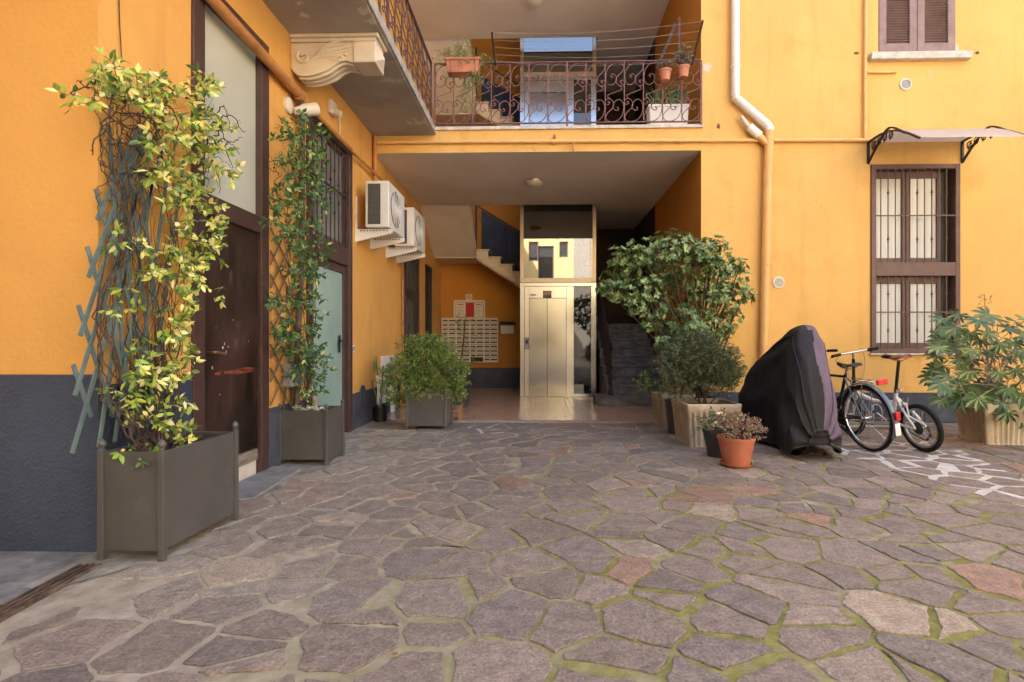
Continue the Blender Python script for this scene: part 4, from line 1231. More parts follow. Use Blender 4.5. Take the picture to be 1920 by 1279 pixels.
# ------------------------------------------------------------------ small things on the wing wall
p = atX(546, 206, XW+.02)
t = thing('security_lamp', 'cream conical wall spotlight above the second climber', 'lamp', (XW, p.y, p.z))
mb = MB(); mb.lathe([(.075,0),(.075,.03),(.05,.04)], (XW+.002, p.y-.05, p.z+.02), 18, Matrix.Rotation(PI/2,3,'Y')); mb.build('wall_plate', M['cream'], t, smooth=True)
Mx = Matrix.Rotation(R(64),3,'Y') @ Matrix.Rotation(R(-38),3,'X')
mb = MB(); mb.lathe([(.03,-.06),(.045,.0),(.06,.05),(.062,.17),(.055,.175)], (XW+.10, p.y+.02, p.z), 18, Mx); mb.build('lamp_head', M['cream'], t, smooth=True)
mb = MB(); mb.lathe([(.0001,.165),(.055,.165)], (XW+.10, p.y+.02, p.z), 18, Mx); mb.build('lens', M['lampglass'], t)
p = atX(619, 205, XW)
t = thing('junction_box', 'small cream sensor box with a looping cable above the barred transom', 'sensor', (XW, p.y, p.z))
mb = MB(); mb.box((XW+.002, p.y-.08, p.z-.07), (XW+.05, p.y+.08, p.z+.09)); mb.build('box', M['cream'], t, bevel=.01)
mb = MB(); mb.lathe([(.03,0),(.045,.03),(.04,.09),(.015,.1)], (XW+.04, p.y, p.z-.03), 14, Matrix.Rotation(R(110),3,'Y')); mb.build('sensor_head', M['cream'], t, smooth=True)
mb = MB(); mb.tube(spline([(XW+.02,p.y+.05,p.z+.02),(XW+.03,p.y+.20,p.z-.03),(XW+.02,p.y+.25,p.z-.16),(XW+.02,p.y+.16,p.z-.25)],6), .008, 6); mb.build('cable', M['cream'], t, smooth=True)
p0, p1 = atX(527, 683, XW), atX(553, 722, XW)
t = thing('meter_box', 'grey plastic electrical box on the wall behind the second climber', 'electrical box', (XW, p0.y, p1.z))
mb = MB(); mb.box((XW+.002, p0.y, p1.z), (XW+.11, p1.y, p0.z)); mb.build('box', M['greybox'], t, bevel=.018, seg=3)
mb = MB(); mb.box((XW+.002, p0.y-.004, p1.z+.10), (XW+.114, p1.y+.004, p1.z+.108)); mb.build('seam', M['greypot'], t)
for (q, px) in ((0, 533), (1, 548)):
    mb = MB(); pp = atX(px, 722, XW+.04); mb.tube([(XW+.05, pp.y, p1.z+.005), (XW+.03, pp.y, .5)], .012, 8); mb.build('conduit', M['greypot'], t)
p = atX(659, 654, XW)
t = thing('wall_switch', 'small white double doorbell plate right of the glazed door', 'switch', (XW, p.y, p.z))
mb = MB(); mb.box((XW+.001, p.y-.08, p.z-.045), (XW+.016, p.y+.08, p.z+.045)); mb.build('plate', M['white'], t, bevel=.004)
for s_ in (-.035, .04):
    mb = MB(); mb.box((XW+.0165, p.y+s_-.025, p.z-.025), (XW+.021, p.y+s_+.025, p.z+.025)); mb.build('button', M['greybox'], t)
p = atX(716, 690, XW)
t = thing('meter_cabinet', 'white meter cabinet low on the wing wall behind the leafy pot', 'cabinet', (XW, p.y, p.z))
p0, p1 = atX(713, 668, XW), atX(738, 735, XW)
mb = MB(); mb.box((XW+.002, p0.y, p1.z-.1), (XW+.06, p1.y, p0.z)); mb.build('casing', M['white'], t, bevel=.006)
mb = MB(); mb.box((XW+.061, p0.y+.03, p1.z-.07), (XW+.068, p1.y-.03, p0.z-.03)); mb.build('door', M['white'], t, bevel=.003)

# ------------------------------------------------------------------ lamps
for (px, py, Zc, lab) in ((1002, 342, ZC, 'round opal ceiling lamp over the entrance hall'), (1003, 3, ZC2, 'round opal ceiling lamp over the gallery, at the top of the picture')):
    p = atZ(px, py, Zc-.03)
    t = thing('ceiling_lamp', lab, 'lamp', (p.x, p.y, Zc))
    mb = MB(); mb.lathe([(.13,-.03),(.135,-.002)], (p.x, p.y, Zc), 28); mb.build('base', M['alu'], t, smooth=True)
    mb = MB(); mb.lathe([(.0001,-.095),(.06,-.09),(.115,-.07),(.14,-.045),(.14,-.03)], (p.x, p.y, Zc), 28); mb.build('shade', M['lampglass'], t, smooth=True)
    mb = MB(); mb.box((p.x-.008, p.y+.14, Zc-.012), (p.x+.008, YS-.01, Zc-.001)); mb.build('conduit', M['ceiling'], t)

# ------------------------------------------------------------------ letterboxes, notices
def Bk(px, py): return atY(px, py, YB)
a, b2 = Bk(831, 598), Bk(934, 678)
x0, x1, z1, z0 = a.x, b2.x, a.z, b2.z
t = thing('letterbox_bank', 'bank of forty cream letterboxes in four columns on the hall back wall', 'letterboxes', ((x0+x1)/2, YB, z0))
mb = MB(); mb.box((x0, YB-.05, z0), (x1, YB-.016, z1)); mb.build('back_panel', pm('brown_box_inside', (.045,.022,.014), .7), t)
mb = MB()
cw, rh = (x1-x0)/4, (z1-z0)/10
for k in range(5): mb.box((x0+k*cw-.009, YB-.20, z0), (x0+k*cw+.009, YB-.052, z1))
mb.box((x0-.009, YB-.201, z1), (x1+.009, YB-.052, z1+.015)); mb.box((x0-.009, YB-.201, z0-.012), (x1+.009, YB-.052, z0))
mb.build('frame', M['cream'], t)
proto = None
for r_ in range(10):
    for c_ in range(4):
        if (r_, c_) == (0, 2): continue
        xa, za = x0+c_*cw, z0+r_*rh
        if proto is None:
            mb = MB()
            mb.box((xa+.012, YB-.195, za+.004), (xa+cw-.012, YB-.18, za+rh*.36)); mb.box((xa+.012, YB-.195, za+rh*.66), (xa+cw-.012, YB-.18, za+rh*.96)); mb.box((xa+cw*.42, YB-.190, za+rh*.36), (xa+cw*.50, YB-.182, za+rh*.66))
            proto = mb.build('letterbox', M['cream'], t); pr = (xa, za)
        else:
            o = proto.copy(); COL.objects.link(o); o.parent = t; o.location = (xa-pr[0], 0, za-pr[1])
a, b2 = Bk(854, 567), Bk(907, 596)
t = thing('notice_board', 'cream framed notice board with one red and two pale notices above the letterboxes', 'notice board', ((a.x+b2.x)/2, YB, b2.z))
x0, x1, z1, z0 = a.x, b2.x, a.z, b2.z-.0
z0 = max(z0, Bk(900,597).z+.02)
mb = MB(); mb.box((x0, YB-.03, z0), (x1, YB-.016, z1)); mb.build('board', M['papertan'], t)
mb = MB(); f_ = .035; mb.box((x0-f_, YB-.05, z0-f_*.3), (x0, YB-.016, z1+f_)); mb.box((x1, YB-.05, z0-f_*.3), (x1+f_, YB-.016, z1+f_)); mb.box((x0, YB-.05, z1), (x1, YB-.016, z1+f_*1.4)); mb.box((x0, YB-.05, z0-f_*.3), (x1, YB-.016, z0)); mb.build('frame', M['cream'], t)
W_ = x1-x0
for (u0, u1, mt) in ((.02,.36,'paper'),(.38,.66,'redplastic'),(.68,.97,'paper')):
    mb = MB(); mb.box((x0+u0*W_, YB-.036, z0+.015), (x0+u1*W_, YB-.031, z1-.015)); po = mb.build('notice', M[mt], t)
    if mt == 'paper':
        mb = MB()
        for k in range(7): mb.box((x0+(u0+.03)*W_, YB-.038, z1-.10-k*.035), (x0+(u1-.03-.04*(k%3))*W_, YB-.0365, z1-.09-k*.035))
        mb.build('print', M['papertan'], po)
        mb = MB(); mb.box((x0+(u0+.05)*W_, YB-.038, z1-.065), (x0+(u1-.06)*W_, YB-.0365, z1-.045)); mb.build('heading', M['redplastic' if u0 < .1 else 'greypot'], po)
a, b2 = Bk(873.5, 552), Bk(885.5, 566)
t = thing('no_smoking_sign', 'small white no smoking sign with red ring above the notice board', 'sign', ((a.x+b2.x)/2, YB, b2.z))
mb = MB(); mb.box((a.x, YB-.01, b2.z), (b2.x, YB-.002, a.z)); mb.build('plate', M['paper'], t)
c = Vector(((a.x+b2.x)/2, YB-.014, a.z-.075))
mb = MB(); mb.tube([c+Vector((.05*math.cos(k*PI/12),0,.05*math.sin(k*PI/12))) for k in range(24)], .007, 5, closed=True); mb.tube([c+Vector((-.035,-.002,.035)), c+Vector((.035,-.002,-.035))], .006, 5); mb.build('red_ring', M['redplastic'], t, smooth=True)
mb = MB(); mb.box((c.x-.035, YB-.0125, c.z-.006), (c.x+.03, YB-.0105, c.z+.006)); mb.build('cigarette', M['black'], t)
a, b2 = Bk(938, 603), Bk(966, 626)
t = thing('letterbox', 'single cream letterbox with a dark sloping lid next to the lift', 'letterbox', ((a.x+b2.x)/2, YB, b2.z))
mb = MB(); mb.box((a.x+.02, YB-.14, b2.z), (b2.x-.02, YB-.016, a.z-.06)); mb.build('box', M['cream'], t, bevel=.005)
mb = MB(); mb.prism([(a.x-.01, YB-.17, a.z-.075), (a.x-.01, YB-.016, a.z+.0), (a.x-.01, YB-.016, a.z-.055), (a.x-.01, YB-.17, a.z-.10)], (b2.x-a.x+.02,0,0)); mb.build('lid', M['greypot'], t)
mb = MB(); mb.box((a.x+.05, YB-.143, b2.z+.02), (b2.x-.05, YB-.1405, a.z-.13)); mb.build('flap', M['cream'], t)

# ------------------------------------------------------------------ awning over the barred window
x0, x1 = F(1632,300).x, F(1798,300).x
t = thing('awning', 'smoked sheet awning on two black scroll brackets over the barred window', 'awning', ((x0+x1)/2, YF, 3.9))
zw = F(1640, 268).z; OUT = 1.02
zfront = atY(1738, 259, YF-OUT).z
def arc(t_): # from the wall outwards
    return (YF-.006 - OUT*t_, zw + (zfront-zw)*t_ + .13*math.sin(PI*t_))
xe = x1 + .04
mb = MB()
vs = []; n_ = 14
for k in range(n_+1):
    y, z = arc(k/n_)
    for x in (x0-.02, xe): vs.append((x, y, z+.012))
fs = [(2*k, 2*k+1, 2*k+3, 2*k+2) for k in range(n_)]
o_ = len(vs)
vs2 = [(x, y, z-.005) for x, y, z in vs]
mb.add(vs+vs2, fs + [(a_+o_, d_+o_, c_+o_, b_+o_) for (a_, b_, c_, d_) in fs] + [(2*n_, 2*n_+1, 2*n_+1+o_, 2*n_+o_), (0, 2*n_, 2*n_+o_, o_) if False else (0,1,1+o_,o_)])
m_, nt_, b_ = nodes('smoked_polycarbonate'); b_.inputs['Base Color'].default_value = (.70,.66,.63,1); b_.inputs['Roughness'].default_value = .3
tr = nt_.nodes.new('ShaderNodeBsdfTranslucent'); tr.inputs['Color'].default_value = (.85,.80,.77,1)
mxs = nt_.nodes.new('ShaderNodeMixShader'); mxs.inputs[0].default_value = .5
nt_.links.new(b_.outputs[0], mxs.inputs[1]); nt_.links.new(tr.outputs[0], mxs.inputs[2]); nt_.links.new(mxs.outputs[0], nt_.nodes['Material Output'].inputs['Surface'])
mb.build('sheet', m_, t, smooth=True)
for x in (x0-.035, xe+.0):
    mb = MB()
    q = [Vector((x, *arc(k/14))) for k in range(15)]
    for k in range(14): mb.bar(q[k], q[k+1], .03, .022)
    mb.bar((x, YF-.012, zw), (x, YF-.012, zw-.30), .03, .022, up=(0,1,0))
    low = spline([(x, YF-.02, zw-.28), (x, YF-.20, zw-.12), (x, YF-.46, zw+.03), (x, YF-.78, arc(.76)[1]-.01)], 5)
    for k in range(len(low)-1): mb.bar(low[k], low[k+1], .028, .02)
    for k, tt in enumerate((.12,.24,.36,.48)):
        y, z = arc(tt); cz = z-.055-.04*(1-k/3); 
        mb.tube([(x, y+.035*math.cos(a_*PI/8), cz+.045*math.sin(a_*PI/8)) for a_ in range(16)], .008, 5, closed=True)
        mb.tube([(x, y-.05, cz+.05), (x, y, cz), (x, y+.02, cz-.06)], .007, 5)
    for zz in (zw-.03, zw-.26): mb.ball((x, YF-.024, zz), .014, 8, 6)
    mb.build('bracket', M['black'], t)
# ------------------------------------------------------------------ metal planters
def planter(label, cx, cy, w_, d_, h_, rot=0, foot=.05):
    t = thing('metal_planter', label, 'planter', (0,0,0), group='grey powder coated metal planters')
    z0 = foot
    th = .006
    for (a, b2) in (((-w_/2,-d_/2,z0),(w_/2,-d_/2+th,h_)), ((-w_/2,d_/2-th,z0),(w_/2,d_/2,h_))):
        mb = MB(); mb.box(a, b2); mb.build('panel', M['planter'], t)
    for s in (-1, 1):
        mb = MB(); x = s*w_/2; mb.box((x-th*(s>0), -d_/2+th+.001, z0), (x+th*(s<0), d_/2-th-.001, h_)); mb.build('panel', M['planter'], t)
    mb = MB()
    for s in (-1, 1):
        mb.box((-w_/2+.008, s*d_/2-(.022 if s > 0 else .002), h_-.014), (w_/2-.008, s*d_/2+(.002 if s > 0 else .022), h_+.003))
        mb.box((s*w_/2-(.022 if s > 0 else .002), -d_/2+.023, h_-.014), (s*w_/2+(.002 if s > 0 else .022), d_/2-.023, h_+.0025))
    mb.build('rim', M['planter'], t)
    for sx_ in (-1, 1):
        for sy_ in (-1, 1):
            px, py = sx_*(w_/2), sy_*(d_/2)
            mb = MB(); mb.box((px-.016, py-.016, .0), (px+.016, py+.016, h_+.012)); po = mb.build('corner_post', M['planter'], t, bevel=.004)
            mb = MB(); mb.lathe([(.010,0),(.014,.006),(.010,.012),(.018,.022),(.021,.033),(.016,.046),(.006,.056),(.0005,.062)], (px, py, h_+.012), 14); mb.build('finial', M['planter'], po, smooth=True)
    mb = MB(); nn = 8
    vs = []; fs = []
    for i in range(nn+1):
        for j in range(nn+1):
            x = -w_/2+.008 + (w_-.016)*i/nn; y = -d_/2+.008+(d_-.016)*j/nn
            vs.append((x, y, h_-.05 + .018*mnoise.noise(Vector((x*9, y*9, cx)))))
    for i in range(nn):
        for j in range(nn): fs.append((i*(nn+1)+j, (i+1)*(nn+1)+j, (i+1)*(nn+1)+j+1, i*(nn+1)+j+1))
    mb.add(vs, fs); mb.build('soil', M['soil'], t, smooth=True)
    t.location = (cx, cy, 0); t.rotation_euler = (0,0,rot)
    return t
pa, pb, pc = atZ(300,1053), atZ(441,976), atZ(192,1048)
P1w, P1d = (pa-pc).length, (pb-pa).length
ang1 = math.atan2((pb-pa).y, (pb-pa).x) - PI/2
c1 = (pb+pc)/2
c1 = pa + (pc-pa)*.5 + (pb-pa)*.5
planter('large grey metal planter nearest the viewer, holding the cream variegated climber', c1.x, c1.y, P1w, P1d, .565, ang1*.6)
pa2, pl2 = atZ(611,873), atZ(525,871)
w2 = (pa2-pl2).length
c2 = (pa2+pl2)/2 + Vector((0, .20, 0))
planter('square grey metal planter between the two doors, holding the green climber', c2.x, c2.y, w2, .40, .50)
pa3, pl3 = atZ(835,807), atZ(763,806)
w3 = (pa3-pl3).length
c3 = (pa3+pl3)/2 + Vector((0, .23, 0))
planter('square grey metal planter holding the bushy shrub at the hall entrance', c3.x, c3.y, w3, .44, .50)

# ------------------------------------------------------------------ lattices
def lattice(name, label, X_, pix_rows, mat, w_=.022):
    """slats given as pixel pairs on the plane x = X_"""
    t = thing(name, label, 'trellis', tuple(atX(*pix_rows[0][0], X_)))
    for k, (a, b2) in enumerate(pix_rows):
        fam = int(b2[1] < a[1])
        off = .006 if fam else -.004
        p, q = atX(*a, X_+off), atX(*b2, X_+off)
        mb = MB(); mb.bar(p, q, w_, .008, up=(1,0,0)); mb.build('slat', mat, t, bevel=.0015)
    return t
rows = []
# left tips of the lattice, from the bottom up, in the photograph
tips = [(135,850),(140,742),(150,630),(166,520),(182,412)]
for k, (x, y) in enumerate(tips):
    # rising slat
    L_ = min(1.0, (y-225)/620.0)
    rows.append(((x, y), (x + 40+ 118*L_*1.15, y - 590*L_)))
    # falling slat starts slightly above the tip
    if k: 
        f = min(1.0, (840-y)/330.0)
        rows.append(((x-3, y-58), (x+ 4 + 92*f, y-58 + 330*f)))
for k in range(4):
    x = 185 + 30*k; rows.append(((x, 838-10*k), (x+70, 360-20*k)))
    rows.append(((205+18*k, 235+22*k), (238+26*k, 800-14*k)))
lattice('trellis', 'blue green wooden lattice leaning on the wall behind the variegated climber', XW+.05, rows, M['trellis'], .024)
rows = []
for k in range(7):
    x0_, y0_ = 507, 760 - k*44
    rows.append(((x0_, y0_), (x0_+44, y0_-96))); rows.append(((x0_, y0_-70), (x0_+44, min(772, y0_+22))))
lattice('trellis', 'narrow brown wooden lattice on the wall behind the green climber', XW+.03, rows, M['trelliswood'], .018)

# ------------------------------------------------------------------ foliage helpers
CREAM = [(.60,.56,.20),(.66,.60,.30),(.50,.52,.13)]
LIME  = [(.27,.36,.055),(.33,.40,.075),(.20,.30,.045)]
GREEN = [(.075,.15,.035),(.10,.19,.045),(.055,.12,.035)]
def pick(*sets):
    """sets: (weight, list)"""
    r = random.random()*sum(s[0] for s in sets)
    for w_, l in sets:
        r -= w_
        if r <= 0: return jit(random.choice(l), .14)
    return jit(sets[-1][1][0], .1)

def whorl(mb, p, axis, n, L, W, colf, spread=1.0, curl=.15):
    axis = Vector(axis).normalized(); u = axis.orthogonal().normalized(); v = axis.cross(u)
    ph = rnd(0, 2*PI)
    for k in range(n):
        a = ph + 2*PI*k/n + rnd(-.25,.25)
        d = axis*rnd(.25,.6)/spread + (u*math.cos(a)+v*math.sin(a))*spread
        mb.leaf(p, d, axis + rdir()*.25, L*rnd(.75,1.15), W*rnd(.8,1.15), colf(), .3, curl*rnd(.4,1.6))

def sprig(mb, tw, p, d, n, L, W, colf, droop=.2, sp=.03):
    """short shoot with opposite leaves"""
    p = Vector(p); d = Vector(d).normalized(); q = [p.copy()]
    for k in range(n):
        d = (d + Vector((0,0,-droop*.15)) + rdir()*.18).normalized()
        p = p + d*sp; q.append(p.copy())
        s = d.cross(rdir()).normalized()
        for sg in (-1, 1):
            if random.random() < .1: continue
            mb.leaf(p, d*.5 + s*sg + Vector((0,0,-.15)), d.cross(s)+Vector((0,0,.6)), L*rnd(.5,1.3), W*rnd(.7,1.25), colf(), .25, rnd(.05,.35))
    mb.leaf(p, d, rdir(), L, W, colf())
    if tw is not None: tw.tube(q, .0016, 4, caps=False)

# ------------------------------------------------------------------ climber 1 (variegated)
def climber(label, XB_, blobs, stems, colf, L, W, spr, name='climber', depth=(.05,.30), woodr=.006, dens=1.5):
    t = thing(name, label, 'climbing plant', tuple(stems[0][0]))
    tw = MB(); lf = MB()
    for s in stems:
        q = spline(s, 7)
        qq = [p + rdir()*.012 for p in q]
        m_ = len(qq)
        r0 = woodr*rnd(.35,1.0)
        tw.tube(qq, [r0*(1-.65*i/m_) for i in range(m_)], 5, caps=False)
    for (px, py, rx, ry, n) in blobs:
        for _ in range(int(n*dens)):
            a = rnd(0, 2*PI); r_ = math.sqrt(random.random())
            x, y = px+rx*r_*math.cos(a), py+ry*r_*math.sin(a)
            p = atX(x, y, XB_ + rnd(*depth))
            sprig(lf, tw, p, rdir()+Vector((.5,-.25,.05)), random.choice(spr), L, W, colf, .6, L*.42)
    tw.build('stems', M['twig'], t, smooth=True)
    lf.build('leaves', M['leaf'], t, color=True)
    return t
def C1(): return pick((.40,CREAM),(.45,LIME),(.28,GREEN))
blobs1 = [(200,125,32,18,9),(178,150,20,14,5),(232,155,30,18,10),(262,170,30,18,8),(130,180,18,8,3),(143,200,6,8,1),(180,178,14,12,2),(228,190,22,14,4),
 (300,165,26,14,6),(285,200,26,20,7),(330,185,20,15,4),(375,155,26,14,7),(395,160,18,16,5),(360,190,22,22,6),(345,215,22,24,8),(380,220,26,26,9),(400,250,28,22,9),(418,270,16,14,3),(330,260,24,22,8),
 (300,240,24,22,6),(275,275,16,20,5),(355,285,34,24,10),(395,290,24,20,6),(300,310,28,24,8),(345,325,32,26,11),(405,325,30,12,6),(430,325,14,8,3),(290,330,18,16,4),(365,360,30,22,10),(330,365,20,20,5),
 (390,385,30,22,9),(355,405,28,24,9),(400,420,26,24,9),(345,440,18,18,4),(385,455,30,20,9),(395,480,24,16,6),(300,470,28,16,7),(330,490,30,20,9),(225,450,16,12,4),(265,460,14,10,3),(360,505,30,18,8),(310,520,28,14,6),(350,540,20,16,5),
 (410,540,14,10,2),(340,575,26,22,7),(230,530,14,10,2),(278,510,14,10,3),(235,580,24,12,4),(320,610,26,14,6),(345,600,18,16,4),(330,640,28,20,9),(345,670,14,20,4),(262,660,24,14,6),(245,700,22,16,5),(290,690,22,18,6),(325,700,22,18,7),(240,730,20,18,5),(275,720,22,14,5),(310,760,26,18,6),(335,755,18,10,3),(255,775,22,12,4),
 (295,790,26,14,5),(330,800,20,12,5),(355,820,14,16,4),(260,840,22,16,6),(330,830,24,10,3),(268,855,10,8,2)]
stems1 = []
for k in range(24):
    x0 = rnd(250, 330); xt = rnd(215, 395); yt = rnd(130, 420)
    pts = [atX(x0, rnd(845,865), XW+rnd(.16,.30))]
    n_ = 6
    for i in range(1, n_+1):
        f = i/n_
        pts.append(atX(x0+(xt-x0)*f + rnd(-26,26), 850+(yt-850)*f + rnd(-20,20), XW+rnd(.05,.2)))
    stems1.append(pts)
for k in range(8):     # bare wandering runners at the left and pale thick stems low down
    x0 = 300+rnd(-30,20)
    stems1.append([atX(x0, 850, XW+.25), atX(x0-60, 770+rnd(-20,20), XW+.2), atX(190+rnd(-10,25), 690+rnd(-40,40), XW+.12), atX(185+rnd(-10,40), 560+rnd(-40,40), XW+.1), atX(220+rnd(-30,30), 420+rnd(-50,50), XW+.1), atX(200+rnd(-20,50), 300+rnd(-40,40), XW+.1), atX(230+rnd(-40,40), 200+rnd(-30,30), XW+.15)])
for k in range(40):     # tangle at the top
    a, b2 = (rnd(190,330), rnd(140,330)), (rnd(165,345), rnd(130,420))
    c_ = ((a[0]+b2[0])/2+rnd(-45,45), (a[1]+b2[1])/2+rnd(-45,45))
    stems1.append([atX(*a, XW+rnd(.05,.25)), atX(*c_, XW+rnd(.05,.25)), atX(*b2, XW+rnd(.05,.25))])
for k in range(16):     # loose whiskers
    a = (rnd(330,410), rnd(200,480)); b2 = (a[0]+rnd(10,60), a[1]+rnd(-30,50))
    stems1.append([atX(*a, XW+.15), atX((a[0]+b2[0])/2, a[1]+rnd(-25,10), XW+.22), atX(*b2, XW+.28)])
stems1.append([atX(195,150,XW+.15), atX(165,160,XW+.2), atX(130,178,XW+.25)])
stems1.append([atX(215,190,XW+.15), atX(170,165,XW+.2), atX(140,150,XW+.25)])
climber('cream and green variegated climber sprawling up the blue green lattice', XW, blobs1, stems1, C1, .053, .025, (1,2,2,3), depth=(.06,.34), dens=1.5)

def C2(): return pick((.05,[(.40,.40,.14)]),(.15,[(.15,.25,.06)]),(.9,[(.045,.105,.032),(.065,.135,.045),(.035,.085,.03)]))
blobs2 = [(560,215,14,10,4),(552,245,34,24,16),(590,250,22,16,10),(540,270,22,18,10),(575,290,36,24,22),(540,310,22,20,12),(598,300,14,14,5),(565,335,36,24,22),(530,360,18,20,9),(590,350,22,22,12),(560,385,34,24,20),(515,385,14,20,6),(600,385,10,16,4),(570,420,36,22,20),(520,410,16,14,6),(540,440,26,14,8),
 (580,460,34,20,18),(600,480,18,18,8),(560,490,26,18,12),(585,510,26,18,12),(550,530,20,18,9),(515,560,14,12,5),(535,575,20,14,8),(570,560,30,20,15),(590,590,16,12,5),(545,610,30,18,15),(575,620,26,16,12),(530,630,18,12,6),(555,655,32,18,18),(590,660,24,18,12),(575,685,32,20,18),(605,680,12,12,4),(590,705,22,12,9),(560,700,14,14,5),(585,725,22,14,5),(580,740,12,16,4),(615,692,10,6,2)]
stems2 = []
bs = c2 + Vector((-.02,.05,.46))
for k in range(10):
    xt = rnd(525,600)
    stems2.append([bs+rdir()*.03, atX(rnd(560,580), 720, XW+.2), atX(rnd(545,590), 620, XW+.12), atX(rnd(530,595), 480, XW+.1), atX(rnd(530,595), 360, XW+.1), atX(xt, rnd(215,300), XW+.1)])
for k in range(26):
    a = (rnd(512,600), rnd(240,600)); b2 = (a[0]+rnd(-30,30), a[1]+rnd(-60,60))
    stems2.append([atX(*a, XW+.06), atX((a[0]+b2[0])/2+rnd(-20,20), (a[1]+b2[1])/2, XW+.12), atX(*b2, XW+.08)])
t2 = climber('dark green climber with small glossy leaves twining up between the two doors', XW, blobs2, stems2, C2, .056, .026, (1,2,2), depth=(.05,.36), dens=1.6)
mb = MB(); q = spline([bs+Vector((0,0,-.05)), bs+Vector((.03,0,.10)), bs+Vector((-.02,.02,.22)), bs+Vector((.0,.03,.34)), atX(572,640,XW+.18)], 6)
mb.tube(q, [.030-.001*i*.7 for i in range(len(q))], 10); mb.build('trunk', M['barkpale'], t2, smooth=True)
# succulents at its foot
t = thing('succulent', 'small grey green succulents at the front edge of the second planter', 'plant', tuple(c2+Vector((.08,-.12,.46))))
mb = MB()
for k in range(26):
    p = c2 + Vector((rnd(-.10,.19), rnd(-.18,-.06), .47+rnd(0,.05)))
    whorl(mb, p, Vector((rnd(-.3,.3), rnd(-.5,.1), 1)), 9, .045, .018, lambda: jit(random.choice([(.33,.36,.27),(.25,.31,.2),(.42,.43,.36)]), .1), 1.0, -.1)
mb.build('leaves', M['leaf'], t, color=True)

# ------------------------------------------------------------------ bushy shrub in planter 3
def bush(name, label, cat, base, clumps, nper, L, W, colf, mat, barkm='bark', nleaf=7, upright=.5, stem_r=.010, sp=None, droop=.3):
    t = thing(name, label, cat, tuple(base))
    tw = MB(); lf = MB()
    for (c, r_) in clumps:
        c = Vector(c); r3 = Vector(r_ if isinstance(r_, (tuple, list)) else (r_, r_, r_))
        b0 = Vector(base) + Vector((rnd(-.05,.05), rnd(-.05,.05), 0))
        midp = b0.lerp(c, .5) + rdir()*.05 + Vector((0,0,.03))
        q = spline([b0, midp, c], 5)
        tw.tube(q, [stem_r*(1-.7*i/len(q)) for i in range(len(q))], 6, caps=False)
        for _ in range(int(nper*(r3.x*r3.y*r3.z)**.667*2100)):
            d = rdir(); f = random.random()**.45
            p = c + Vector((d.x*r3.x, d.y*r3.y, d.z*r3.z))*f
            dd = (d + Vector((0,0,upright)) + rdir()*.5)
            sprig(lf, tw, p, dd, nleaf, L, W, colf, droop, sp or L*.4)
        for _ in range(5):
            d = rdir(); tw.tube([c - d*.03, c + Vector((d.x*r3.x, d.y*r3.y, d.z*r3.z))*.7], .003, 4, caps=False)
    tw.build('branches', M[barkm], t, smooth=True)
    lf.build('leaves', M[mat], t, color=True)
    return t
def PX(px, py, Y): return atY(px, py, Y)
Y3 = c3.y
def C3(): return pick((.25,[(.19,.27,.055),(.24,.30,.075)]),(.75,[(.085,.155,.035),(.115,.185,.042),(.06,.115,.03)]),(.07,[(.22,.12,.05)]))
cl = [(PX(800,690,Y3),(.30,.28,.26)),(PX(765,700,Y3-.05),(.25,.2,.22)),(PX(835,695,Y3-.05),(.25,.2,.22)),(PX(800,650,Y3),(.2,.2,.13)),(PX(745,725,Y3-.1),(.18,.15,.18)),(PX(855,725,Y3),(.13,.15,.15)),(PX(770,655,Y3),(.15,.14,.12)),(PX(828,655,Y3+.05),(.14,.14,.12)),(PX(795,728,Y3-.2),(.28,.14,.10)),(PX(748,752,Y3-.05),(.10,.1,.10)),(PX(866,690,Y3),(.06,.08,.06)),(PX(722,705,Y3),(.06,.08,.08))]
bush('shrub', 'bushy bright green shrub spilling over the square planter at the hall entrance', 'shrub', (c3.x, c3.y, .45), cl, 1.75, .036, .0125, C3, 'needle', nleaf=6)

# small potted plants beside it
def pot(name, label, c, rt, rb, h_, mat, rim=.012, saucer=None, soil=True, group=None, n=28):
    t = thing(name, label, 'plant pot', tuple(c), group)
    mb = MB(); mb.lathe([(rb,0),(rb*.5+rt*.5,h_*.5),(rt-.004,h_-rim*2.2),(rt+.004,h_-rim*2.2),(rt+.006,h_-.002),(rt+.002,h_),(rt-.008,h_),(rt-.012,h_-.04)], c, n); mb.build('body', mat, t, smooth=True, angle=50)
    if soil:
        mb = MB(); mb.lathe([(.0001,h_-.028),(rt-.012,h_-.03)], c, n); mb.build('soil', M['soil'], t)
    if saucer:
        mb = MB(); mb.lathe([(saucer*.8,-.0),(saucer,.018),(saucer+.004,.03),(saucer-.006,.03),(saucer-.012,.012)], Vector(c)-Vector((0,0,.0)), n); mb.build('saucer', mat, t, smooth=True, angle=50)
    return t
pb_ = atZ(713, 790)
pot('plant_pot', 'small round black nursery pot with a tall lily at the foot of the wing wall', (pb_.x, pb_.y, 0), .105, .085, .21, M['black'])
t = thing('lily_plant', 'lanky broad leaved plant tied with white cloth in a black pot', 'plant', (pb_.x, pb_.y, .18))
mb = MB()
for (dx, dy, top) in ((-.03,0,.75),(.02,.01,.62),(-.07,.02,.4)):
    mb.tube(spline([(pb_.x+dx*.3,pb_.y,.18),(pb_.x+dx,pb_.y+dy,.18+top*.5),(pb_.x+dx*2,pb_.y+dy,.18+top)],5), .011, 7)
mb.build('stalks', pm('green_stalk', (.16,.19,.06), .5, var=.2), t, smooth=True)
mb = MB(); gr = [(.13,.21,.055),(.10,.17,.05)]
mb.leaf(PX(692,700,pb_.y), Vector((-.4,0,.75)), (.5,-.8,.2), .34, .09, gr[0], .4, .12); mb.leaf(PX(703,702,pb_.y), Vector((.0,.0,1)), (.8,-.5,.2), .22, .06, gr[1], .4, .1)
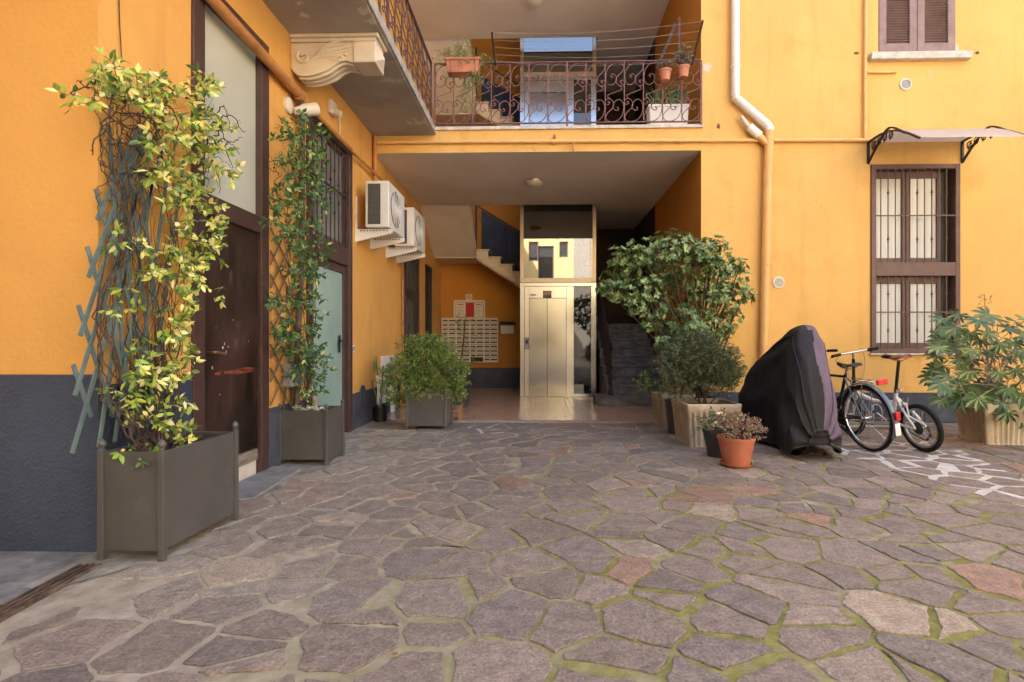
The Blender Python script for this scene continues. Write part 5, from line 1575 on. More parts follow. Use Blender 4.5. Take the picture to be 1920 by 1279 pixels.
mb.leaf(PX(715,705,pb_.y), Vector((.6,-.1,.5)), (.1,-.5,1), .22, .06, gr[0], .4, .3); mb.leaf(PX(720,720,pb_.y), Vector((.7,.1,.1)), (.1,-.5,1), .2, .05, (.24,.28,.09), .4, .3)
mb.leaf(PX(705,712,pb_.y), Vector((-.5,-.2,-.3)), (0,-1,.3), .12, .04, (.17,.10,.05), .4, .3)
mb.build('leaves', M['leafshiny'], t, color=True)
mb = MB()
for k in range(5):
    a = PX(708+rnd(-2,4), 708, pb_.y-.03); b2 = PX(708+rnd(-5,6), 735+rnd(0,25), pb_.y-.035)
    mb.tube(spline([a, a.lerp(b2,.5)+Vector((rnd(-.02,.02),0,0)), b2],4), .008, 5)
mb.ball(PX(709,707,pb_.y-.02), .028, 10, 8, (1.3,.8,1)); mb.build('cloth_tie', M['ribbon'], t, smooth=True)
pw = atZ(731, 772)
pot('plant_pot', 'small white pot half hidden behind the bushy shrub', (pw.x, pw.y, 0), .11, .08, .22, M['white'])
ps = atZ(852, 790)
t = thing('stool', 'low bare wooden stool beside the bushy planter', 'stool', (ps.x, ps.y+.1, 0))
mb = MB(); mb.box((ps.x-.20, ps.y-.02, .20), (ps.x+.09, ps.y+.22, .225)); mb.build('seat', M['wood'], t, bevel=.004)
for (dx, dy) in ((-.18,0),(.07,0),(-.18,.2),(.07,.2)):
    mb = MB(); mb.box((ps.x+dx-.016, ps.y+dy-.01, 0.006), (ps.x+dx+.016, ps.y+dy+.018, .199)); mb.build('leg', M['wood'], t)
mb = MB(); mb.box((ps.x-.16, ps.y-.004, .13), (ps.x+.05, ps.y+.008, .16)); mb.build('rail', M['wood'], t)
pot('plant_pot', 'dark blue grey pot standing on the low wooden stool', (ps.x-.03, ps.y+.1, .226), .085, .07, .15, pm('slate_blue_pot', (.05,.065,.08), .5))
t = thing('trailing_plant', 'small trailing green plant in the pot on the stool', 'plant', (ps.x-.03, ps.y+.1, .36))
mb = MB(); tw = MB()
for k in range(46): sprig(mb, tw, Vector((ps.x-.03+rnd(-.09,.09), ps.y+.1+rnd(-.1,.08), .35+rnd(-.08,.12))), rdir()+Vector((0,-.2,-.2)), 4, .035, .012, C3, .8)
tw.build('stems', M['twig'], t); mb.build('leaves', M['needle'], t, color=True)
t = thing('tall_plant', 'thin leafy sapling standing in front of the letterbox bank', 'plant', (-1.1, 9.3, 0))
mb = MB(); tw = MB(); pts = [atY(866,745,9.3), atY(864,690,9.3), atY(869,640,9.3), atY(872,600,9.3)]
tw.tube(spline(pts,5), .012, 6)
for k in range(60):
    p = atY(868+rnd(-22,24), rnd(598,690), 9.3+rnd(-.1,.1)); sprig(mb, tw, p, rdir()+Vector((0,0,.3)), 3, .06, .012, lambda: jit((.09,.12,.05),.3), .5)
tw.build('stem', M['bark'], t, smooth=True); mb.build('leaves', M['needle'], t, color=True)
pot('plant_pot', 'dark pot of the sapling in front of the letterboxes', (pts[0].x, 9.3, .005), .15, .11, .3, M['greypot'])

# ------------------------------------------------------------------ right hand cluster
def square_pot(name, label, cx, cy, w_, h_, mat, ribs=9, taper=.86, rot=0, group=None, d_=None):
    t = thing(name, label, 'planter', (0,0,0), group)
    d_ = d_ or w_
    mb = MB()
    def ringpts(z, s, rib):
        pts = []
        for side in range(4):
            n_ = ribs*6
            for k in range(n_):
                u = -.5 + k/n_
                o = .5
                if rib and .08 < k/n_ < .92: o = .5 - (.045 if math.sin(2*PI*(k+.5)/6) < -.2 else 0)
                x, y = [(u, -o), (o, u), (-u, o), (-o, -u)][side]
                # rounded corners
                r_ = (abs(x)**22+abs(y)**22)**(1/22)
                f_ = min(1.0, .5/max(r_, .5)*1.0)
                pts.append((x*f_*w_*s, y*f_*d_*s, z))
        return pts
    levels = [(0,taper,0),(h_*.06,taper+.01,1),(h_*.78,taper+(1-taper)*.8,1),(h_*.82,.99,0),(h_*.90,1.0,0),(h_*.985,1.02,0),(h_,1.0,0),(h_,.91,0),(h_*.88,.88,0)]
    rs = [ringpts(z, s, r_) for z, s, r_ in levels]
    n_ = len(rs[0]); vs = [p for r_ in rs for p in r_]; fs = []
    for i in range(len(rs)-1):
        for k in range(n_):
            l = (k+1) % n_
            fs.append((i*n_+k, i*n_+l, (i+1)*n_+l, (i+1)*n_+k))
    mb.add(vs, fs); mb.build('body', mat, t, smooth=True, angle=55)
    mb = MB(); s = .885; z = h_*.89
    mb.add([(-w_*.5*s,-d_*.5*s,z),(w_*.5*s,-d_*.5*s,z),(w_*.5*s,d_*.5*s,z),(-w_*.5*s,d_*.5*s,z)], [(0,1,2,3)]); mb.build('soil', M['soil'], t)
    t.location = (cx, cy, 0); t.rotation_euler = (0,0,rot)
    return t
pR = atZ(1336, 839)                                      # front of the ribbed pot
pc4 = Vector((pR.x-.0, pR.y+.27, 0))
square_pot('ribbed_planter', 'beige square ribbed planter holding the fine needled shrub in front', pc4.x, pc4.y, .60, .47, M['ribbed'], rot=.05)
p5 = atZ(1252, 800); c5 = Vector((p5.x+.15, p5.y+.1, 0))
square_pot('ribbed_planter', 'beige planter half hidden behind the others at the hall corner', c5.x-.06, c5.y, .46, .44, M['ribbed'], rot=.1)
p6 = atZ(1268, 818); c6 = Vector((p6.x+.08, p6.y+.22, 0))
pot('plant_pot', 'tall dark grey pot squeezed between the two beige planters', (c6.x, c6.y, 0), .16, .12, .42, M['greypot'])
c7 = Vector((2.12, 7.42, 0))
pot('plant_pot', 'dark pot of the small tree at the corner of the hall', (c7.x+.05, c7.y-.15, 0), .2, .15, .40, M['greypot'])

def C7(): return pick((.26,[(.18,.26,.08),(.22,.29,.10)]),(.65,[(.075,.135,.045),(.10,.165,.056),(.052,.10,.036)]),(.09,[(.28,.31,.12)]))
Yt = 7.0
tree = thing('small_tree', 'small evergreen tree with rosettes of glossy leaves in front of the dark stairs', 'tree', (c7.x, c7.y-.1, .36))
cl = [(1255,462,48),(1235,480,36),(1325,478,46),(1290,480,40),(1200,472,34),(1160,482,28),(1180,500,40),(1135,540,26),(1165,545,36),(1212,535,44),(1262,520,46),(1305,530,46),(1350,505,44),(1375,525,38),(1395,555,24),(1350,555,44),(1285,570,44),(1235,575,40),(1190,572,30),(1255,610,38),(1300,610,44),(1340,600,42),(1372,590,26),(1345,632,24),(1280,640,34),(1222,600,24),(1320,640,26),(1240,640,20),(1388,500,20),(1140,520,16),(1370,622,20),(1275,452,26),(1340,460,26)]
tw = MB(); lf = MB(); br = MB()
base = Vector((c7.x+.05, c7.y-.15, .36))
for k, (px, py, rp) in enumerate(cl):
    Yc = Yt + rnd(-.38,.34)
    c = PX(px, py, Yc); r_ = rp/1000*Yc*.92
    q = spline([base+rdir()*.04, base.lerp(c,.45)+Vector((0,0,.12))+rdir()*.08, c], 6)
    br.tube(q, [.020*(1-.75*i/len(q)) for i in range(len(q))], 7, caps=False)
    n = int(52*(rp/40)**2)
    for _ in range(n):
        d = rdir(); f = random.random()**.4
        p = c + Vector((d.x, d.y, d.z*.8))*(r_*f)
        ax = d + Vector((0,-.15,.75)) + rdir()*.4
        whorl(lf, p, ax, random.randint(6,9), .064, .027, C7, 1.0, .12)
        if random.random() < .45: tw.tube([c.lerp(p,.25), p], .003, 4, caps=False)
br.tube(spline([base+Vector((0,0,-.03)), base+Vector((-.02,0,.3)), base+Vector((.03,.0,.6))],5), [.045,.042,.04,.037,.035,.033,.03,.028,.026,.024,.022], 10)
br.add(tw.v, tw.f); br.build('trunk', M['bark'], tree, smooth=True); lf.build('crown', M['leafshiny'], tree, color=True)

def C8(): return pick((.2,[(.13,.16,.07)]),(.8,[(.055,.085,.040),(.075,.108,.052),(.042,.068,.036)]),(.1,[(.16,.13,.08)]))
Ys = pc4.y
cl = [(PX(1310,690,Ys),(.34,.30,.24)),(PX(1345,685,Ys-.1),(.26,.22,.22)),(PX(1280,685,Ys),(.24,.22,.22)),(PX(1300,655,Ys),(.22,.2,.16)),(PX(1345,715,Ys-.15),(.22,.18,.13)),(PX(1270,720,Ys-.1),(.18,.18,.12)),(PX(1375,700,Ys),(.07,.1,.14)),(PX(1320,645,Ys),(.16,.15,.09))]
bush('needled_shrub', 'dense fine needled grey green shrub in the beige ribbed planter', 'shrub', (pc4.x, pc4.y, .42), cl, 3.6, .027, .009, C8, 'needle', nleaf=6, upright=.9, sp=.014, droop=0)
def C9(): return pick((.8,[(.045,.085,.05),(.065,.11,.065)]),(.2,[(.12,.17,.09)]))
cl = [(PX(1262,668,6.75),(.22,.2,.2)),(PX(1240,705,6.85),(.2,.18,.14)),(PX(1222,712,6.9),(.12,.12,.1)),(PX(1275,640,6.9),(.16,.15,.14))]
bush('shrub', 'blue green leafy shrub behind the needled one at the hall corner', 'shrub', (c5.x, c5.y, .40), cl, 1.1, .032, .012, C9, 'needle', nleaf=5, upright=.6)
t = thing('fern', 'small bright yellow green sprig poking out towards the stairs', 'plant', tuple(PX(1215,715,6.9)))
mb = MB(); tw = MB()
for k in range(16): sprig(mb, tw, PX(1212+rnd(-14,14), 712+rnd(-8,8), 6.8), rdir()+Vector((-.7,0,.1)), 4, .035, .012, lambda: jit((.19,.27,.05),.15))
tw.build('stems', M['twig'], t); mb.build('leaves', M['needle'], t, color=True)
# heather pot and its neighbour
ph = atZ(1391, 880)
pot('plant_pot', 'round orange terracotta pot with saucer standing at the front of the group', (ph.x, ph.y+.14, .0), .165, .115, .27, M['terracotta'], saucer=.145)
def CH(): return pick((.62,[(.235,.135,.125),(.28,.17,.155),(.17,.095,.09)]),(.30,[(.15,.16,.075),(.20,.21,.11)]),(.06,[(.33,.29,.2)]))
cl = [((ph.x,ph.y+.14,.36),(.17,.16,.09)),((ph.x-.12,ph.y+.12,.36),(.13,.12,.08)),((ph.x+.12,ph.y+.12,.34),(.11,.11,.09)),((ph.x-.02,ph.y+.10,.42),(.14,.12,.05)),((ph.x+.17,ph.y+.06,.30),(.06,.07,.05))]
bush('heather', 'low dusty pink and olive leafy plant in the round terracotta pot', 'plant', (ph.x, ph.y+.14, .24), cl, 1.3, .030, .012, CH, 'needle', nleaf=4, stem_r=.005)
pg = atZ(1357, 862)
pot('plant_pot', 'rounded dark grey pot just behind the terracotta pot', (pg.x, pg.y+.16, 0), .15, .10, .27, M['greypot'])
t = thing('flowering_plant', 'small green plant with pale yellow flowers in the dark grey pot', 'plant', (pg.x, pg.y+.16, .25))
mb = MB(); tw = MB()
for k in range(46): sprig(mb, tw, Vector((pg.x-.04+rnd(-.14,.12), pg.y+.12+rnd(-.12,.1), .31+rnd(-.06,.10))), rdir()+Vector((0,0,.5)), 3, .04, .016, lambda: pick((.8,[(.075,.12,.055),(.05,.09,.045)]),(.2,[(.2,.23,.1)])))
tw.build('stems', M['twig'], t); mb.build('leaves', M['needle'], t, color=True)
mb = MB()
for k in range(12): whorl(mb, Vector((pg.x+rnd(-.1,.2), pg.y+.06+rnd(-.08,.06), .40+rnd(-.05,.06))), (rnd(-.3,.3),-.6,.8), 6, .024, .018, lambda: jit((.62,.55,.30),.1), 1.2, .1)
mb.build('flowers', M['leaf'], t, color=True)

# ------------------------------------------------------------------ fatsia on the far right
pf = atZ(1885, 838)
square_pot('ribbed_planter', 'algae stained ribbed planter at the right edge with the big lobed leaf plant', pf.x+.20, pf.y+.32, .66, .46, M['ribbed_old'], ribs=11, rot=-.06, d_=.5)
fat = thing('fatsia_plant', 'large fatsia with lobed hand shaped leaves at the right edge', 'plant', (pf.x+.08, pf.y+.3, .42))
def palmate(mb, c, nrm, fwd, Rr, col):
    nrm = Vector(nrm).normalized(); fwd = Vector(fwd); fwd = (fwd - nrm*fwd.dot(nrm)).normalized(); s = nrm.cross(fwd)
    n = 8
    c = Vector(c)
    vs = [c]; fs = []
    outer = []
    for k in range(n):
        a = -2.25 + 4.5*k/(n-1)
        L = Rr*(1 - .32*abs(a)/2.25)
        def P(ang, r_, dz=0): return c + (fwd*math.cos(ang)+s*math.sin(ang))*r_ - nrm*(dz + .16*r_*r_/Rr)
        da = .32
        b_ = len(vs)
        vs += [P(a-da, L*.42), P(a-da*.62, L*.72, -.006), P(a, L), P(a+da*.62, L*.72, -.006), P(a+da, L*.42), P(a, L*.6, .012)]
        fs += [(0, b_, b_+5), (0, b_+5, b_+4), (b_, b_+1, b_+5), (b_+1, b_+2, b_+5), (b_+2, b_+3, b_+5), (b_+3, b_+4, b_+5)]
    mb.add(vs, fs, col)
tw = MB(); lf = MB()
bf = Vector((pf.x+.08, pf.y+.30, .40))
stalks = []
for (px, py, Y) in ((1850,595,6.1),(1870,640,6.0),(1800,660,6.2),(1905,650,6.2),(1850,690,5.8),(1790,700,6.0),(1925,700,5.9),(1880,720,5.7)):
    q = spline([bf+rdir()*.06, bf.lerp(PX(px,py,Y),.5)+rdir()*.05, PX(px,py,Y)], 6)
    tw.tube(q, [.014*(1-.5*i/len(q)) for i in range(len(q))], 7); stalks.append(q)
def CF(): return pick((.75,[(.052,.095,.030),(.072,.122,.038),(.04,.075,.026)]),(.2,[(.10,.155,.05)]))
for (px, py) in ((1770,640),(1790,660),(1752,690),(1762,715),(1790,735),(1812,700),(1800,715),(1835,735),(1820,668),(1858,715),(1850,585),(1870,600),(1835,600),(1800,590),(1885,615),(1905,600),(1780,615),(1765,622),(1815,625),(1850,625),(1875,645),(1900,640),(1915,625),(1790,645),(1760,650),(1825,655),(1855,660),(1885,670),(1910,670),(1800,675),(1770,685),(1750,712),(1745,700),(1780,705),(1820,690),(1845,700),(1870,695),(1900,695),(1918,712),(1810,715),(1780,728),(1840,725),(1865,728),(1890,728),(1915,740),(1800,745),(1830,750),(1860,752),(1768,752),(1890,775),(1905,768),(1918,790),(1880,750),(1765,600),(1795,610),(1925,655),(1930,600),(1940,640),(1950,690),(1945,740),(1925,770),(1760,668),(1812,640),(1838,640)):
    Y = 5.85 + rnd(-.35,.45)
    p = PX(px+rnd(-5,5), py+rnd(-5,5), Y)
    q = random.choice(stalks); s0 = q[random.randint(len(q)//3, len(q)-1)]
    out = (p-s0); out.z *= .4
    if out.length < .01: out = Vector((1,0,0))
    nrm = Vector((rnd(-.5,.3), -.75+rnd(-.3,.3), .85)) + out.normalized()*.35
    palmate(lf, p, nrm, out.normalized()+Vector((0,-.2,-.35)), rnd(.13,.20), CF())
    tw.tube(spline([s0, s0.lerp(p,.6)+Vector((0,0,.04)), p],4), .004, 5, caps=False)
tw.build('stems', M['barkpale'], fat, smooth=True); lf.build('leaves', M['leafshiny'], fat, color=True)
mb = MB()
for k in range(26):
    p = PX(1846+rnd(-12,14), 555+rnd(-4,22), 6.05); mb.ball(p, .007, 6, 4)
mb.tube([PX(1848,600,6.05), PX(1846,552,6.05)], .004, 5); mb.build('flower_head', pm('dry_umbel', (.30,.25,.13), .8), fat, smooth=True)

# ------------------------------------------------------------------ gallery plants
Yg = YF-.14
a, b2 = atY(838, 115, Yg), atY(900, 140, Yg)
t = thing('balcony_box', 'orange terracotta flower box hooked on the left end of the gallery railing', 'planter', ((a.x+b2.x)/2, Yg, b2.z))
mb = MB(); mb.prism([(a.x+.02, Yg-.08, b2.z), (a.x, Yg-.10, a.z), (b2.x, Yg-.10, a.z), (b2.x-.02, Yg-.08, b2.z)], (0,.17,0)); mb.build('box', M['terracotta_pale'], t, bevel=.008)
mb = MB(); mb.box((a.x-.015, Yg-.112, a.z-.03), (b2.x+.015, Yg+.085, a.z+.002)); mb.build('rim', M['terracotta_pale'], t, bevel=.005)
mb = MB()
for x in (a.x+.06, b2.x-.06): mb.tube([(x, Yg+.10, a.z+.02), (x, Yg-.115, a.z-.04), (x, Yg-.095, b2.z-.01), (x, Yg+.08, b2.z-.01)], .006, 5)
mb.build('hook', M['bariron'], t)
def CG(): return pick((.5,[(.17,.24,.075),(.22,.29,.10)]),(.5,[(.10,.16,.05),(.13,.19,.06)]),(.08,[(.45,.42,.2)]))
t = thing('trailing_plant', 'wispy green trailing plant overflowing the terracotta box on the gallery railing', 'plant', ((a.x+b2.x)/2, Yg, a.z))
mb = MB(); tw = MB()
for (px, py, rx, ry, n) in ((868,105,24,22,70),(868,88,12,10,16),(840,105,22,12,30),(905,110,16,12,20),(880,150,14,22,40),(873,185,9,22,26),(890,140,14,16,20),(820,108,8,6,6),(876,205,5,10,6),(905,135,8,10,8)):
    for _ in range(n):
        aa = rnd(0,2*PI); rr = math.sqrt(random.random())
        sprig(mb, tw, atY(px+rx*rr*math.cos(aa), py+ry*rr*math.sin(aa), Yg-rnd(-.08,.16)), rdir()+Vector((0,-.2,.1 if py < 115 else -.6)), 3, .030, .009, CG, .5)
tw.build('stems', M['twig'], t); mb.build('leaves', M['needle'], t, color=True)
for (px, py, lab, lp) in ((1247, 149, 'terracotta pot hanging on the gallery railing, the left of the pair', 'purplish grey succulent in the left hanging pot'), (1281, 143, 'terracotta pot hanging on the gallery railing, the right of the pair', 'silvery leafy plant in the right hanging pot')):
    c = atY(px, py, YF-.13)
    pot('plant_pot', lab, (c.x, c.y, c.z-.02), .085, .062, .15, M['terracotta_pale'], group='terracotta pots hung on the gallery railing', n=20)
    t = thing('succulent', lp, 'plant', (c.x, c.y, c.z+.12))
    mb = MB(); tw = MB()
    left_ = px < 1260
    for k in range(34 if left_ else 60):
        p = c + Vector((rnd(-.12,.12), rnd(-.1,.1), .12+rnd(.0,.18 if left_ else .30)))
        tw.tube([c+Vector((0,0,.11)), p], .003, 4, caps=False)
        whorl(mb, p, rdir()*.5+Vector((0,-.2,1)), 7, .034, .014, (lambda: jit(random.choice([(.18,.15,.13),(.16,.18,.12),(.30,.27,.22)]),.1)) if left_ else (lambda: jit(random.choice([(.24,.30,.22),(.33,.37,.30),(.15,.21,.13)]),.1)), 1.1, .0)
    tw.build('stems', M['twig'], t); mb.build('leaves', M['leaf'], t, color=True)
a, b2 = atY(1214, 203, YF+.30), atY(1288, 232, YF+.30)
t = thing('trough', 'long white plastic trough standing on the gallery floor', 'planter', ((a.x+b2.x)/2, YF+.3, ZG))
mb = MB(); mb.prism([(a.x+.02, YF+.2, ZG+.008), (a.x, YF+.18, a.z), (b2.x, YF+.18, a.z), (b2.x-.02, YF+.2, ZG+.008)], (0,.22,0)); mb.build('body', M['white'], t, bevel=.01)
mb = MB(); mb.box((a.x-.012, YF+.168, a.z-.03), (b2.x+.012, YF+.412, a.z+.003)); mb.build('rim', M['white'], t, bevel=.005)
t = thing('spider_plant', 'spiky dark green leaves rising from the white trough', 'plant', ((a.x+b2.x)/2, YF+.3, a.z))
mb = MB()
for k in range(90):
    p = Vector((rnd(a.x+.06, b2.x-.06), YF+.3+rnd(-.07,.07), a.z))
    d = Vector((rnd(-.6,.6), rnd(-.5,.3), 1)); mb.leaf(p, d, (rnd(-.5,.5),-1,.3), rnd(.2,.42), .02, jit((.075,.12,.05),.3), .3, .25)
mb.build('leaves', M['leaf'], t, color=True)

# a few dead leaves
for k, (px, py, lab) in enumerate(((735,1226,'curled brown dead leaf on the paving at the bottom left of centre'),)):
    p = atZ(px, py); t = MB(); t.leaf((p.x, p.y, .006), (rnd(-1,1), rnd(-1,1), .05), (0,0,1), .045, .025, (.28,.13,.05), .5, -.2)
    tag(t.build('dead_leaf', M['leaf'], color=True), lab, 'leaf')
# ------------------------------------------------------------------ bicycles (x forward, z up, built at the origin)
def wheel(root, cx, R0, tyre_r, spokes=28, name='wheel', hubr=.018, rimcol='chrome'):
    mb = MB(); c = Vector((cx, 0, R0))
    mb.tube([c + Vector(((R0-tyre_r)*math.cos(k*2*PI/48), 0, (R0-tyre_r)*math.sin(k*2*PI/48))) for k in range(48)], tyre_r, 10, closed=True)
    wo = mb.build(name, M['rubber'], root, smooth=True, angle=180)
    mb = MB(); rr = R0-2*tyre_r-.006
    pr = []
    for k in range(48):
        a = k*2*PI/48
        pr.append((math.cos(a), math.sin(a)))
    vs = []; fs = []
    prof = [(rr+.010,-.013),(rr-.010,-.011),(rr-.014,0),(rr-.010,.011),(rr+.010,.013)]
    for (ca, sa) in pr:
        for (r_, y) in prof: vs.append((cx+r_*ca, y, R0+r_*sa))
    n_ = len(prof)
    for k in range(48):
        l = (k+1) % 48
        for j in range(n_-1): fs.append((k*n_+j, l*n_+j, l*n_+j+1, k*n_+j+1))
    mb.add(vs, fs); mb.build('rim', M[rimcol], wo, smooth=True, angle=60)
    mb = MB()
    for k in range(spokes):
        a = k*2*PI/spokes; b_ = a + (.5 if k % 4 < 2 else -.5); s_ = .03 if k % 2 else -.03
        mb.tube([(cx+hubr*math.cos(b_), s_, R0+hubr*math.sin(b_)), (cx+(rr-.01)*math.cos(a), 0, R0+(rr-.01)*math.sin(a))], .0017, 4, caps=False)
    mb.build('spokes', M['chrome'], wo)
    mb = MB(); Mx = Matrix.Rotation(PI/2, 3, 'X')
    mb.lathe([(.008,-.06),(.008,-.035),(.024,-.034),(.024,-.028),(.014,-.02),(.014,.02),(.024,.028),(.024,.034),(.008,.035),(.008,.06)], c, 14, Mx); mb.build('hub', M['chrome'], wo, smooth=True)
    return wo
def tubes(root, name, mat, segs, smooth=True):
    mb = MB()
    for s in segs:
        pts, r_ = s; mb.tube(pts, r_, 10)
    return mb.build(name, mat, root, smooth=smooth)
def saddle(root, c, L, W_, mat, tilt=0):
    mb = MB(); vs = []; n_ = 12; m_ = 9
    c = Vector(c)
    for i in range(n_+1):
        t = i/n_
        x = -L*.42 + L*t
        hw = W_*.5*(1-.82*(1/(1+math.exp(-(t-.48)*11))))
        if i == 0: hw *= .75
        if i == n_: hw *= .5
        for j in range(m_):
            a = PI*j/(m_-1)
            z = .035*math.sin(a)**.6 - .012*math.sin(PI*t) + .02*(t-.5)**2*2
            vs.append(c + Vector((x, hw*math.cos(a), z)))
    fs = [(i*m_+j, (i+1)*m_+j, (i+1)*m_+j+1, i*m_+j+1) for i in range(n_) for j in range(m_-1)]
    fs += [tuple(i*m_ for i in range(n_, -1, -1)) + tuple(i*m_+m_-1 for i in range(n_+1))]
    fs += [tuple(range(m_)), tuple(n_*m_+j for j in range(m_-1,-1,-1))]
    mb.add(vs, fs); so = mb.build('saddle', mat, root, smooth=True, angle=60)
    mb = MB()
    for s in (-1,1): mb.tube([c+Vector((-L*.32, s*.04, -.005)), c+Vector((-.02, s*.022, -.035)), c+Vector((L*.4, s*.012, -.005))], .004, 6)
    mb.build('saddle_rail', M['chrome'], so, smooth=True)
    return so

def city_bike(label):
    t = thing('bicycle', label, 'bicycle')
    Rw = .35; wb = 1.06
    wheel(t, 0, Rw, .019); wheel(t, wb, Rw, .019)
    bb = Vector((.44, 0, .29)); st_ = Vector((.23, 0, .80)); hd0 = Vector((.93,0,.60)); hd1 = Vector((.89,0,.80))
    tubes(t, 'frame', M['black'], [([bb, st_], .016), ([st_-Vector((-.01,0,.03)), hd1-Vector((0,0,.03))], .014), ([bb, hd0], .017), ([hd0, hd1], .019)])
    tubes(t, 'rear_triangle', M['bikeblue'], [([(0,s*.055,Rw), st_+Vector((0,s*.02,-.04))], .009) for s in (-1,1)])
    tubes(t, 'chain_stays', M['black'], [([(0,s*.055,Rw), (.15,s*.05,Rw-.015), bb], .010) for s in (-1,1)])
    tubes(t, 'fork', M['black'], [([hd0, hd0+Vector((.02,s*.05,-.08)), (wb-.02, s*.055, Rw+.05), (wb, s*.055, Rw)], .011) for s in (-1,1)])
    tubes(t, 'seat_post', M['chrome'], [([st_, st_+Vector((-.03,0,.075))], .013)])
    saddle(t, (.18, 0, .885), .27, .19, M['blackplastic'])
    # handlebar
    hb = Vector((.86,0,.98))
    tubes(t, 'stem', M['chrome'], [([hd1, hb], .013)])
    tubes(t, 'handlebar', M['chrome'], [(spline([hb+Vector((-.16,-.29,.03)), hb+Vector((-.05,-.25,.03)), hb+Vector((.03,-.10,.0)), hb, hb+Vector((.03,.10,.0)), hb+Vector((-.05,.25,.03)), hb+Vector((-.16,.29,.03))],5), .011)])
    for s in (-1,1):
        tubes(t, 'grip', M['rubber'], [([hb+Vector((-.17,s*.293,.03)), hb+Vector((-.06,s*.255,.03))], .017)])
    # mudguard
    def guard(name, cx, a0, a1, mat):
        mb = MB(); vs = []; n_ = 26; r_ = Rw+.022
        for i in range(n_+1):
            a = a0+(a1-a0)*i/n_
            for (y, dr) in ((-.028,-.012),(-.018,0),(0,.004),(.018,0),(.028,-.012)):
                vs.append((cx+(r_+dr)*math.cos(a), y, Rw+(r_+dr)*math.sin(a)))
        mb.add(vs, [(i*5+j, i*5+j+1, (i+1)*5+j+1, (i+1)*5+j) for i in range(n_) for j in range(4)])
        return mb.build(name, mat, t, smooth=True, angle=180)
    guard('mudguard', 0, R(30), R(205), M['bikeblue']); guard('mudguard', wb, R(-20), R(150), M['bikeblue'])
    tubes(t, 'mudguard_stay', M['chrome'], [([(0,s*.055,Rw), (-.355,s*.03,Rw+.05)], .003) for s in (-1,1)])
    # carrier, light, reflector
    zc_ = 2*Rw+.045
    tubes(t, 'carrier', M['chrome'], [([(.18,.05,zc_),(-.20,.05,zc_),(-.23,0,zc_),(-.20,-.05,zc_),(.18,-.05,zc_)], .005), ([(.0,.05,zc_),(0,-.05,zc_)], .004), ([(-.12,.05,zc_),(-.12,-.05,zc_)], .004)] + [([(0,s*.06,Rw),(-.05,s*.055,zc_)], .0045) for s in (-1,1)])
    mb = MB(); mb.box((-.265,-.055,zc_-.025), (-.235,.055,zc_+.028)); mb.build('rear_light', M['red'], t, bevel=.006)
    mb = MB(); aa = R(172); p = Vector(((Rw+.03)*math.cos(aa),0,Rw+(Rw+.03)*math.sin(aa))); mb.cbox(p+Vector((-.015,0,.02)), (.03,.05,.085)); mb.build('reflector', M['red'], t, bevel=.008)
    mb = MB(); aa = R(183); p = Vector(((Rw+.028)*math.cos(aa),0,Rw+(Rw+.028)*math.sin(aa))); mb.cbox(p+Vector((-.004,0,-.04)), (.006,.055,.12)); mb.build('mud_flap', M['bikewhite'], t)
    Mx = Matrix.Rotation(PI/2, 3, 'X')
    mb = MB(); mb.lathe([(.085,-.004),(.09,0),(.085,.004)], bb+Vector((0,-.055,0)), 28, Mx); co = mb.build('chainring', M['black'], t)
    mb = MB(); mb.box((-.02,-.062,Rw-.025),(.44,-.05,Rw-.015)); mb.box((-.02,-.062,Rw-.08),(.44,-.05,Rw-.07)); mb.build('chain', M['bariron'], t)
    for s, d_ in ((-1, Vector((.12,0,-.12))), (1, Vector((-.12,0,.12)))):
        tubes(t, 'crank', M['chrome'], [([bb+Vector((0,s*.065,0)), bb+Vector((0,s*.075,0))+d_], .008)])
        mb = MB(); mb.cbox(bb+Vector((0,s*.125,0))+d_, (.09,.085,.022)); mb.build('pedal', M['blackplastic'], t, bevel=.004)
    tubes(t, 'brake_cable', M['black'], [(spline([hb+Vector((0,-.12,.0)), hb+Vector((.12,-.1,-.05)), hb+Vector((.1,-.02,-.25)), hd0],6), .003)])
    tubes(t, 'rear_brake', M['chrome'], [([(.15,-.03,Rw+.31),(.17,-.03,Rw+.18)], .007), ([(.15,.03,Rw+.31),(.17,.03,Rw+.18)], .007)])
    return t

